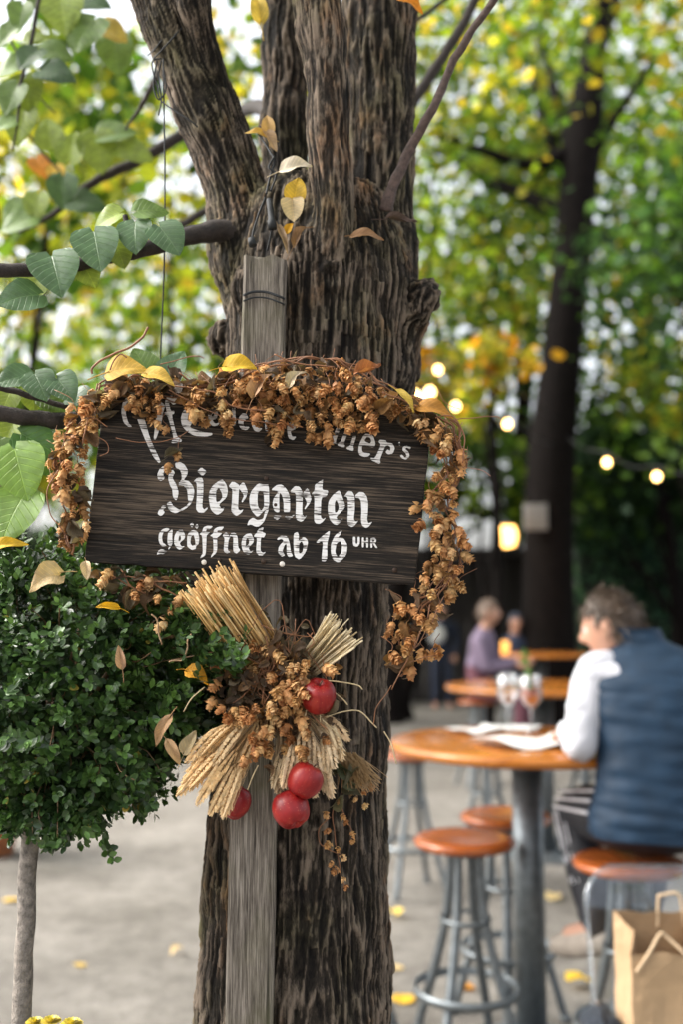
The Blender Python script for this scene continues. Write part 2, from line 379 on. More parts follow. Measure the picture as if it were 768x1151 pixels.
tot = np.zeros(nf, np.int32); ev.polygons.foreach_get('loop_total', tot)
assert (tot == 4).all()
Q = Lv.reshape(-1, 4)
E = np.zeros(len(ev.edges) * 2, np.int32); ev.edges.foreach_get('vertices', E); E = E.reshape(-1, 2)
deg = np.bincount(E.ravel(), minlength=nv)[:, None]
for it in range(15):
    S = np.zeros_like(V)
    for k in range(3): S[:, k] = np.bincount(E[:, 0], V[E[:, 1], k], nv) + np.bincount(E[:, 1], V[E[:, 0], k], nv)
    V = 0.4 * V + 0.6 * S / np.maximum(deg, 1)
# bark relief: nearest stem gives the direction of the grain
best = np.full(nv, 1e9); U = np.zeros((nv, 3)); AMP = np.zeros(nv); sid = np.zeros(nv, int)
for k, (p, amp) in enumerate(stems):
    seg = np.linalg.norm(np.diff(p[:, :3], axis=0), axis=1); cum = np.concatenate([[0], np.cumsum(seg)])
    for i in range(len(p) - 1):
        a, d = p[i, :3], p[i + 1, :3] - p[i, :3]; L2 = (d * d).sum()
        t = np.clip(((V - a) @ d) / L2, 0, 1); c = a + t[:, None] * d
        rr = p[i, 3] + t * (p[i + 1, 3] - p[i, 3]); off = V - c
        dist = np.linalg.norm(off, axis=1) - rr
        mkb = dist < best
        if not mkb.any(): continue
        best[mkb] = dist[mkb]; AMP[mkb] = amp; sid[mkb] = k
        dn = d / math.sqrt(L2); side = np.cross(dn, [0, 1, 0]); side /= np.linalg.norm(side); fr = np.cross(side, dn)
        o = off[mkb]
        U[mkb] = np.stack([o @ side + k * 1.7, o @ fr + k * 0.9, (cum[i] + t[mkb] * seg[i]) + k * 3.1], -1)
A2 = np.zeros((nv, 1)); A2[:, 0] = AMP
for it in range(12):
    A2[:, 0] = 0.5 * A2[:, 0] + 0.5 * (np.bincount(E[:, 0], A2[E[:, 1], 0], nv) + np.bincount(E[:, 1], A2[E[:, 0], 0], nv)) / np.maximum(deg[:, 0], 1)
AMP = A2[:, 0]
warp = noise3(U * [14, 14, 7]) ; warp2 = noise3(U * [14, 14, 7] + 31.7)
q = U * [1, 1, 1]; q[:, 0] += warp * 0.007; q[:, 1] += warp2 * 0.007
fs = np.where(AMP > 0.7, 92.0, 120.0)[:, None]
n1 = noise3(q * fs * [1, 1, 0.10]); n2 = noise3(q * fs * [1.7, 1.7, 0.17] + 9.2); n3 = noise3(U * [230, 230, 90]); n4 = noise3(U * [70, 70, 170] + 4.4)
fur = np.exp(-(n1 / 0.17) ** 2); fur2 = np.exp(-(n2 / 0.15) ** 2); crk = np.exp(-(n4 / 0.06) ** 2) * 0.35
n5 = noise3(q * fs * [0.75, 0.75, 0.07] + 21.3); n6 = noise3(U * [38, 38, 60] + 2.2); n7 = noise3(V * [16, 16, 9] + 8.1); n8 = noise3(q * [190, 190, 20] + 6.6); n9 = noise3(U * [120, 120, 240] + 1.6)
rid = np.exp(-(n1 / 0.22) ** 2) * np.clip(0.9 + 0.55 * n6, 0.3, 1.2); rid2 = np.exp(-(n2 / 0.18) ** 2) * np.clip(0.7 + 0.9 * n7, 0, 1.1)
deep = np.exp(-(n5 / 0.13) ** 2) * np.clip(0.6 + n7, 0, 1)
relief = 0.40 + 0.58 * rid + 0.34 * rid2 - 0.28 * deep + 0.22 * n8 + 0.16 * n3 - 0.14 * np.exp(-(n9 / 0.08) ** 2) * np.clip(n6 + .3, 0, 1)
lump = noise3(V * 9.0) * 0.008 + noise3(V * 22 + 3.3) * 0.004
rough_zone = np.exp(-(((V - np.array(P(468, 340, 1.66))) ** 2).sum(1)) / 0.035 ** 2)
relief = relief + rough_zone * 1.2 * noise3(V * 130)
me_n = np.zeros((nv, 3))
e1 = V[Q[:, 2]] - V[Q[:, 0]]; e2 = V[Q[:, 3]] - V[Q[:, 1]]; fn = np.cross(e1, e2)
for k in range(4):
    for c in range(3): me_n[:, c] += np.bincount(Q[:, k], fn[:, c], nv)
me_n /= np.linalg.norm(me_n, axis=1)[:, None] + 1e-12
V2 = V + me_n * (lump + (relief - 0.6) * 0.0072 * AMP)[:, None]
# a knot hole
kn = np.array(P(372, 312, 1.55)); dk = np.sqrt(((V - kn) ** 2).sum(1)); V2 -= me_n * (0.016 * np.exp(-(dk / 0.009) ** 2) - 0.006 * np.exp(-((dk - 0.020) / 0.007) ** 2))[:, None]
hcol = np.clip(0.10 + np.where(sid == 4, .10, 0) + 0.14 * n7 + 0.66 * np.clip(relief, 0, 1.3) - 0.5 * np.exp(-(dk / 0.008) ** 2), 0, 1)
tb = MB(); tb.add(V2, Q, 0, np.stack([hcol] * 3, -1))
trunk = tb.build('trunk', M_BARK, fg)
bpy.data.meshes.remove(ev); bpy.data.meshes.remove(tmp_me)

def branch(name, pts, rpx, mat, parent=fg, n=10, wob=0.0015, rel=True):
    """photo points (px, py, depth); radii in photo pixels"""
    b = MB(); p = np.array([list(P(*q)) for q in pts]); Ys = np.mean([q[2] for q in pts])
    pp = smooth_path(p, 8); pp += np.stack([noise3(pp * 30 + 5), noise3(pp * 30 + 15), noise3(pp * 30 + 25)], -1) * wob * 2
    rr = np.interp(np.linspace(0, 1, len(pp)), np.linspace(0, 1, len(rpx)), rpx) * Ys / F_PX
    rr = rr * (1 + 0.12 * noise3(pp * 60))
    tube(b, pp, rr, n)
    return b.build(name, mat, parent), pp
br_low, _ = branch('branch', [(268, 264, 1.655), (245, 260, 1.63), (205, 268, 1.60), (150, 283, 1.57), (80, 298, 1.54), (0, 304, 1.50), (-90, 302, 1.46), (-200, 285, 1.42), (-330, 262, 1.38)], [20, 14, 11, 9, 8, 8, 7, 5, 2], M_TWIG_DARK)
stub, _ = branch('branch', [(147, 283, 1.565), (143, 262, 1.55), (141, 243, 1.545)], [4.5, 4, 3.2], M_TWIG_DARK)
shoot, _ = branch('shoot', [(434, 238, 1.58), (440, 212, 1.575), (462, 168, 1.57), (488, 118, 1.55), (508, 72, 1.54), (534, 32, 1.52), (560, -8, 1.50), (600, -90, 1.45)], [8.5, 7, 6, 5.4, 5, 4.6, 4.2, 3], M_TWIG)
twig_low, _ = branch('branch', [(250, 480, 1.62), (120, 474, 1.58), (60, 472, 1.55), (0, 466, 1.53), (-80, 460, 1.5), (-190, 440, 1.46), (-300, 410, 1.42)], [9, 10, 10, 9, 8, 5, 2], M_TWIG_DARK)
twig_low2, _ = branch('branch', [(75, 458, 1.535), (40, 447, 1.53), (0, 436, 1.52), (-60, 425, 1.5)], [3.4, 3.6, 3.8, 4], M_TWIG_DARK)
for pts, r in [([(330, 150, 1.88), (290, 120, 2.4), (262, 130, 2.7), (215, 146, 2.66), (160, 178, 2.62), (105, 205, 2.6), (60, 240, 2.6), (20, 262, 2.6)], [10, 8, 7, 7, 6, 4, 1.5]),
               ([(330, 260, 1.86), (310, 180, 2.5), (290, 195, 2.85), (245, 228, 2.86), (205, 252, 2.85), (170, 270, 2.85)], [10, 8, 7, 6, 5, 2]),
               ([(420, 300, 1.80), (410, 240, 2.3), (430, 170, 2.6), (462, 118, 2.6), (500, 62, 2.6), (530, 10, 2.6), (560, -60, 2.6)], [12, 10, 8.5, 7.5, 7, 6.5, 6]),
               ([(420, 120, 1.80), (410, 70, 2.3), (440, 40, 2.5), (470, 22, 2.5), (500, 0, 2.5), (540, -30, 2.5)], [4, 3.5, 3, 3, 2.5]),
               ([(190, 40, 1.66), (178, 80, 2.0), (158, 120, 2.2), (140, 145, 2.25)], [4, 3.5, 3, 1.5])]:
    branch('branch', pts, r, M_TWIG_DARK)

def place_leaves(mb, items, lcset, mat=0, tint_jit=0.12):
    """items: (px, py, depth, size_px, tip angle in the picture (deg, 0 = right, 90 = up), tilt towards viewer, roll, colour, template)"""
    for (px, py, Y, s, ang, tilt, roll, col, k) in items:
        tv, tf, lc = lcset[k % len(lcset)]
        d = Vector((math.cos(R(ang)), -math.sin(R(tilt)), math.sin(R(ang)))).normalized()
        nrm = Vector((0.25 * math.sin(R(roll)), -1, 0.55 * math.cos(R(roll)))).normalized()
        rot = frames(np.array([d]), np.array([nrm]))
        Y = Y - (0.022 if Y < 1.9 else 0); size = s * Y / F_PX
        c = np.array(P(px, py, Y)) - np.array(d) * size * 0.45
        col = np.array(col) * (1 + RNG.uniform(-tint_jit, tint_jit))
        scatter(mb, tv, tf, rot, c[None], size, col[None], mat, lc)
HEARTS = [heart_leaf(11, 14, 0.10, 0.18, 0.022, 1), heart_leaf(11, 14, 0.22, 0.10, 0.03, 2), heart_leaf(11, 14, 0.16, 0.25, 0.02, 3)]
G1, G2, G3 = (0.075, 0.14, 0.062), (0.115, 0.19, 0.045), (0.20, 0.27, 0.045)
lf = MB()
place_leaves(lf, [(189, 268, 1.535, 47, -55, 15, 20, G1, 0), (151, 264, 1.54, 44, -85, 20, -20, G1, 1), (108, 279, 1.53, 58, -75, 20, 10, G1, 0),
                  (62, 306, 1.52, 62, -70, 25, 30, G1, 2), (22, 334, 1.51, 52, 205, 40, 40, G1, 1), (170, 236, 1.56, 38, 10, -20, 0, G2, 1),
                  (120, 247, 1.60, 36, 205, -10, -20, G3, 2), (38, 322, 1.56, 42, 250, 10, 20, G3, 0), (95, 300, 1.57, 46, -60, 0, 0, G3, 1), (133, 282, 1.57, 40, -70, 0, 10, G3, 0)], HEARTS)
lf.build('leaves', [M_LEAF], br_low)
lf = MB()
place_leaves(lf, [(15, 425, 1.52, 40, 200, 25, 10, G1, 0), (44, 432, 1.51, 42, -60, 25, 30, G1, 1), (72, 436, 1.51, 40, -50, 20, -10, G1, 2), (92, 448, 1.53, 36, -20, 30, 20, (0.10, 0.17, 0.10), 0),
                  (6, 452, 1.56, 34, 250, 5, 20, G3, 1), (60, 452, 1.57, 36, -40, 0, 0, G2, 0), (36, 448, 1.58, 30, -80, 0, 0, G3, 0)], HEARTS)
lf.build('leaves', [M_LEAF], twig_low2)
lf = MB()
place_leaves(lf, [(22, 530, 1.50, 66, -70, 15, 10, (0.16, 0.27, 0.05), 0), (14, 578, 1.49, 66, -110, 20, -10, (0.17, 0.28, 0.06), 1), (42, 498, 1.56, 50, -30, 0, 10, (0.07, 0.15, 0.04), 2), (0, 520, 1.57, 50, 240, 0, 10, G2, 0),
                  (195, 412, 1.53, 40, 60, 0, 0, G1, 0), (160, 408, 1.55, 40, 120, 0, 0, G2, 1), (8, 490, 1.6, 40, 250, 0, 0, G3, 2), (55, 520, 1.62, 40, -60, 0, 0, (0.06, 0.12, 0.03), 2)], HEARTS)
lf.build('leaves', [M_LEAF], twig_low)
# twigs hanging into the upper left corner, slightly out of focus
for pts, r, ls in [
    ([(60, -330, 1.5), (56, -180, 1.9), (50, -60, 2.1), (38, 30, 2.1), (24, 90, 2.1), (20, 130, 2.1), (14, 170, 2.1)], [5, 4, 3, 2.6, 2.2, 1.6, 1],
     [(32, 65, 2.08, 38, -120, 20, 0, (.045, .09, .03), 0), (62, 82, 2.06, 46, -20, 10, 10, (.04, .085, .03), 1), (22, 18, 2.1, 34, -100, 0, 0, G2, 2), (8, 40, 2.1, 34, 230, 0, 0, G2, 0), (40, 42, 2.12, 30, 10, 0, 0, G3, 1), (10, 75, 2.12, 40, 200, 0, 0, G2, 1), (30, 105, 2.14, 44, -80, 0, 0, G3, 0), (12, 110, 2.1, 40, 250, 0, 0, G2, 0), (22, 140, 2.15, 46, -100, 0, 0, G3, 2), (4, 140, 2.1, 30, 200, 0, 0, G2, 0)]),
    ([(40, -360, 1.5), (30, -200, 2.0), (20, -60, 2.25), (10, 30, 2.25), (18, 60, 2.25), (35, 100, 2.25), (62, 128, 2.25)], [4, 3, 2.6, 2.2, 1.6, 1.2, 0.8],
     [(70, 14, 2.2, 56, -80, 10, 0, G3, 0), (94, 36, 2.2, 54, -115, 15, 20, G2, 1), (100, 4, 2.25, 50, -10, 10, 0, (.05, .10, .04), 2), (62, 60, 2.3, 42, -20, 0, 0, G2, 0), (46, 2, 2.3, 34, -60, 0, 0, G2, 1), (125, 36, 2.3, 40, -30, 0, 0, (.42, .30, .05), 0), (130, 62, 2.35, 46, -80, 0, 0, G2, 0)]),
    ([(-40, 120, 2.5), (20, 140, 2.5), (50, 175, 2.5), (80, 205, 2.5)], [2, 1.8, 1.4, 1],
     [(70, 215, 2.45, 40, -90, 0, 0, (.05, .10, .03), 0), (97, 228, 2.45, 44, -10, 0, 0, (.045, .09, .03), 1), (46, 188, 2.5, 28, -60, 0, 0, (.5, .20, .03), 2), (62, 196, 2.5, 24, -90, 0, 0, (.55, .36, .05), 1), (110, 170, 2.5, 50, -80, 0, 0, G3, 0), (130, 150, 2.5, 44, 10, 0, 0, G2, 2), (20, 250, 2.5, 44, 200, 0, 0, G2, 0), (80, 165, 2.5, 38, 80, 0, 0, G3, 2), (55, 150, 2.5, 38, 100, 0, 0, G3, 0), (16, 240, 2.55, 38, 230, 0, 0, G2, 0), (40, 232, 2.5, 34, 260, 0, 0, G3, 0), (150, 170, 2.5, 44, -20, 0, 0, G3, 1)])]:
    tw, _ = branch('twig', pts, r, M_TWIG_DARK)
    lf = MB(); place_leaves(lf, ls, HEARTS); lf.build('leaves', [M_LEAF], tw)
# the tree's own crown, above the picture
def crown_cloud(mb, clumps, n, size, pal, spread=0.45, drop=0.0, wts=None, flat=0.75):
    clumps = np.asarray(clumps, float); idx = RNG.choice(len(clumps), n, p=wts)
    pos = clumps[idx, :3] + RNG.normal(size=(n, 3)) * [spread, spread, spread * flat] * clumps[idx, 3:4]
    pal = np.asarray(pal, float)
    hue = RNG.integers(0, len(pal), len(clumps))[idx]; mixj = RNG.random(n) < 0.35
    hue = np.where(mixj, RNG.integers(0, len(pal), n), hue)
    col = pal[hue] * RNG.uniform(0.65, 1.3, (n, 1)) * RNG.uniform(0.55, 1.35, len(clumps))[idx][:, None]
    d = RNG.normal(size=(n, 3)) * [1, 1, 0.5] + [0, 0, -0.55]; nr = RNG.normal(size=(n, 3)) + [0, -0.4, 0.9]
    d /= np.linalg.norm(d, axis=1)[:, None]
    scatter(mb, LEAF6_V * [1.35, 1, 1], LEAF6_F, frames(d, nr), pos, size * RNG.uniform(0.7, 1.25, n), col)
cr = MB(); cl = []
for k in range(90):
    a, rr_ = RNG.uniform(0, 2 * PI), 3.3 * math.sqrt(RNG.random()); cl.append((-0.1 + rr_ * math.cos(a), 1.5 + rr_ * math.sin(a), RNG.uniform(3.9, 6.2), RNG.uniform(0.6, 1.1)))
crown_cloud(cr, cl, 8500, 0.075, [(0.09, 0.16, 0.035), (0.13, 0.2, 0.04), (0.22, 0.25, 0.04), (0.35, 0.28, 0.04)], 0.4)
cr.build('crown', M_LEAF_FAR, fg)
# ================================================================== the weathered post and the board on it
M_POST = wood('weathered_post_wood', (0.040, 0.033, 0.027), (0.150, 0.128, 0.104), (0.30, 0.265, 0.222), 'Z', 150, 0.06, 0.8, 0.7, cracks=0.6, moss=0.5, hairs=1.8, rng_=0.085)
M_BOARD = wood('dark_board_wood', (0.004, 0.0034, 0.003), (0.021, 0.0162, 0.0122), (0.112, 0.084, 0.060), 'X', 110, 0.05, 0.75, 1.0, cracks=1.0, hairs=2.2, rng_=0.075)
M_CABLE = plain('black_cable', (0.008, 0.010, 0.011), 0.7, var=0.1)
M_NAIL = plain('white_nail', (0.75, 0.7, 0.62), 0.4, var=0.1)
M_RUST = plain('rusty_screw', (0.05, 0.03, 0.02), 0.6, metal=0.4)

postY = 1.512
pt, pb = P(297, 287, postY), P(279, 1151, postY)
axis = (pt - pb).normalized(); foot = pb + axis * (-(pb.z + 0.05) / axis.z)
post = thing('wooden_post', 'weathered grey square post standing before the tree trunk', 'post', (foot.x, postY + 0.018, 0))
bmp = bmesh.new(); nseg = 90; hw0, hw1 = 0.0350, 0.0325; dep = 0.036; rings = []
hts = np.linspace(0, (pt - foot).length, nseg)
for i, h in enumerate(hts):
    t = i / (nseg - 1); hw = hw0 + (hw1 - hw0) * t; c = foot + axis * h; ring = []
    jl, jr = 0.0016 * float(noise3([[h * 9, 1.3, 0]])[0]), 0.0016 * float(noise3([[h * 9, 7.7, 0]])[0])
    cut = 0.004 if i == nseg - 1 else 0
    for (dx, dy) in [(-hw + .004, 0), (-hw, .004), (-hw, dep), (hw, dep), (hw, .004), (hw - .004, 0), (hw * .33, -.0004), (-hw * .3, .0003)]:
        x = c.x + dx + (jl if dx < 0 else jr)
        ring.append(bmp.verts.new((x, postY + dy, c.z + (cut * math.sin(dx * 160) - cut * 0.6 if cut else 0))))
    rings.append(ring)
for a, b_ in zip(rings, rings[1:]):
    for j in range(8): bmp.faces.new((a[j], a[(j + 1) % 8], b_[(j + 1) % 8], b_[j]))
bmp.faces.new(rings[-1]); bmp.normal_update(); bmesh.ops.recalc_face_normals(bmp, faces=bmp.faces[:]); bmp.verts.index_update()
pm = MB(); pm.add([list(v.co) for v in bmp.verts], [[v.index for v in f.verts] for f in bmp.faces]); bmp.free()
pm.build('shaft', M_POST, post, smooth=False)
wire = MB()
for k, dy in enumerate((0, 5, -3)):
    pts = [P(x, y + dy + (k * 2), z) for x, y, z in [(276, 330, 1.530), (274, 331, 1.504), (285, 327.5, 1.506), (300, 328, 1.506), (317, 334, 1.504), (319.5, 336, 1.53)]]
    tube(wire, pts, 0.0013, 6, sub=6)
tag(wire.build('binding_wire', M_CABLE), 'dark wire wound round the grey post just below its top', 'wire')
o = COL.objects[-1]

# board: a plank hung on the post, tilted clockwise
signY = 1.468
cC = P(293, 541, signY); TILT = -R(4.0)
ux = Vector((math.cos(TILT), 0, math.sin(TILT))); uz = Vector((-math.sin(TILT), 0, math.cos(TILT)))
sign = thing('sign_board', 'dark weathered wooden board with white blackletter beer garden lettering', 'sign', cC)
sign.rotation_euler = (0, -TILT, 0)
def B(px, py):
    """local (x, z) on the board's face of this place in the photograph"""
    q = P(px, py, signY) - cC
    return q.dot(ux), q.dot(uz)
x0, z0 = B(97, 632); x1, z1 = B(467, 657); xr = B(485, 500)[0]; zt = B(300, 437)[1]; zb = (z0 + z1) / 2; xl = min(x0, B(108, 500)[0]); 
xl = (B(97, 632)[0] + B(108, 500)[0]) / 2; xr = (B(467, 657)[0] + B(485, 500)[0]) / 2
def local_obj(name, mb, mats, parent, smooth=True):
    LOCsave = LOC.get(parent); LOC[parent] = Vector((0, 0, 0)); r = mb.build(name, mats, parent, smooth); LOC[parent] = LOCsave; return r
bd = MB(); bmb = bmesh.new()
nx, nz = 60, 30; grid = {}
for j in range(nz + 1):
    for i in range(nx + 1):
        x = xl + (xr - xl) * i / nx; z = zb + (zt - zb) * j / nz
        ed = 0.0012 * float(noise3([[x * 40, z * 40, 2.2]])[0])
        sk = (z - zb) / (zt - zb) - 0.5
        xx = x + sk * 0.010 * (0.6 if i == 0 else 1.0) + (ed if i in (0, nx) else 0); zz = z + (ed * 1.5 if j in (0, nz) else 0)
        grid[i, j] = bmb.verts.new((xx, 0, zz))
for j in range(nz):
    for i in range(nx): bmb.faces.new((grid[i, j], grid[i + 1, j], grid[i + 1, j + 1], grid[i, j + 1]))
fs_ = bmb.faces[:]
ex = bmesh.ops.extrude_face_region(bmb, geom=fs_)
for v in [g for g in ex['geom'] if isinstance(g, bmesh.types.BMVert)]: v.co.y += 0.024
bmesh.ops.recalc_face_normals(bmb, faces=bmb.faces[:])
rim = [e for e in bmb.edges if e.is_manifold and e.calc_face_angle(0) > 1.0]
bmesh.ops.bevel(bmb, geom=rim, offset=0.002, segments=2, affect='EDGES', profile=0.5)
bmb.verts.index_update(); bd.add([list(v.co) for v in bmb.verts], [[v.index for v in f.verts] for f in bmb.faces]); bmb.free()
local_obj('plank', bd, M_BOARD, sign, smooth=False)

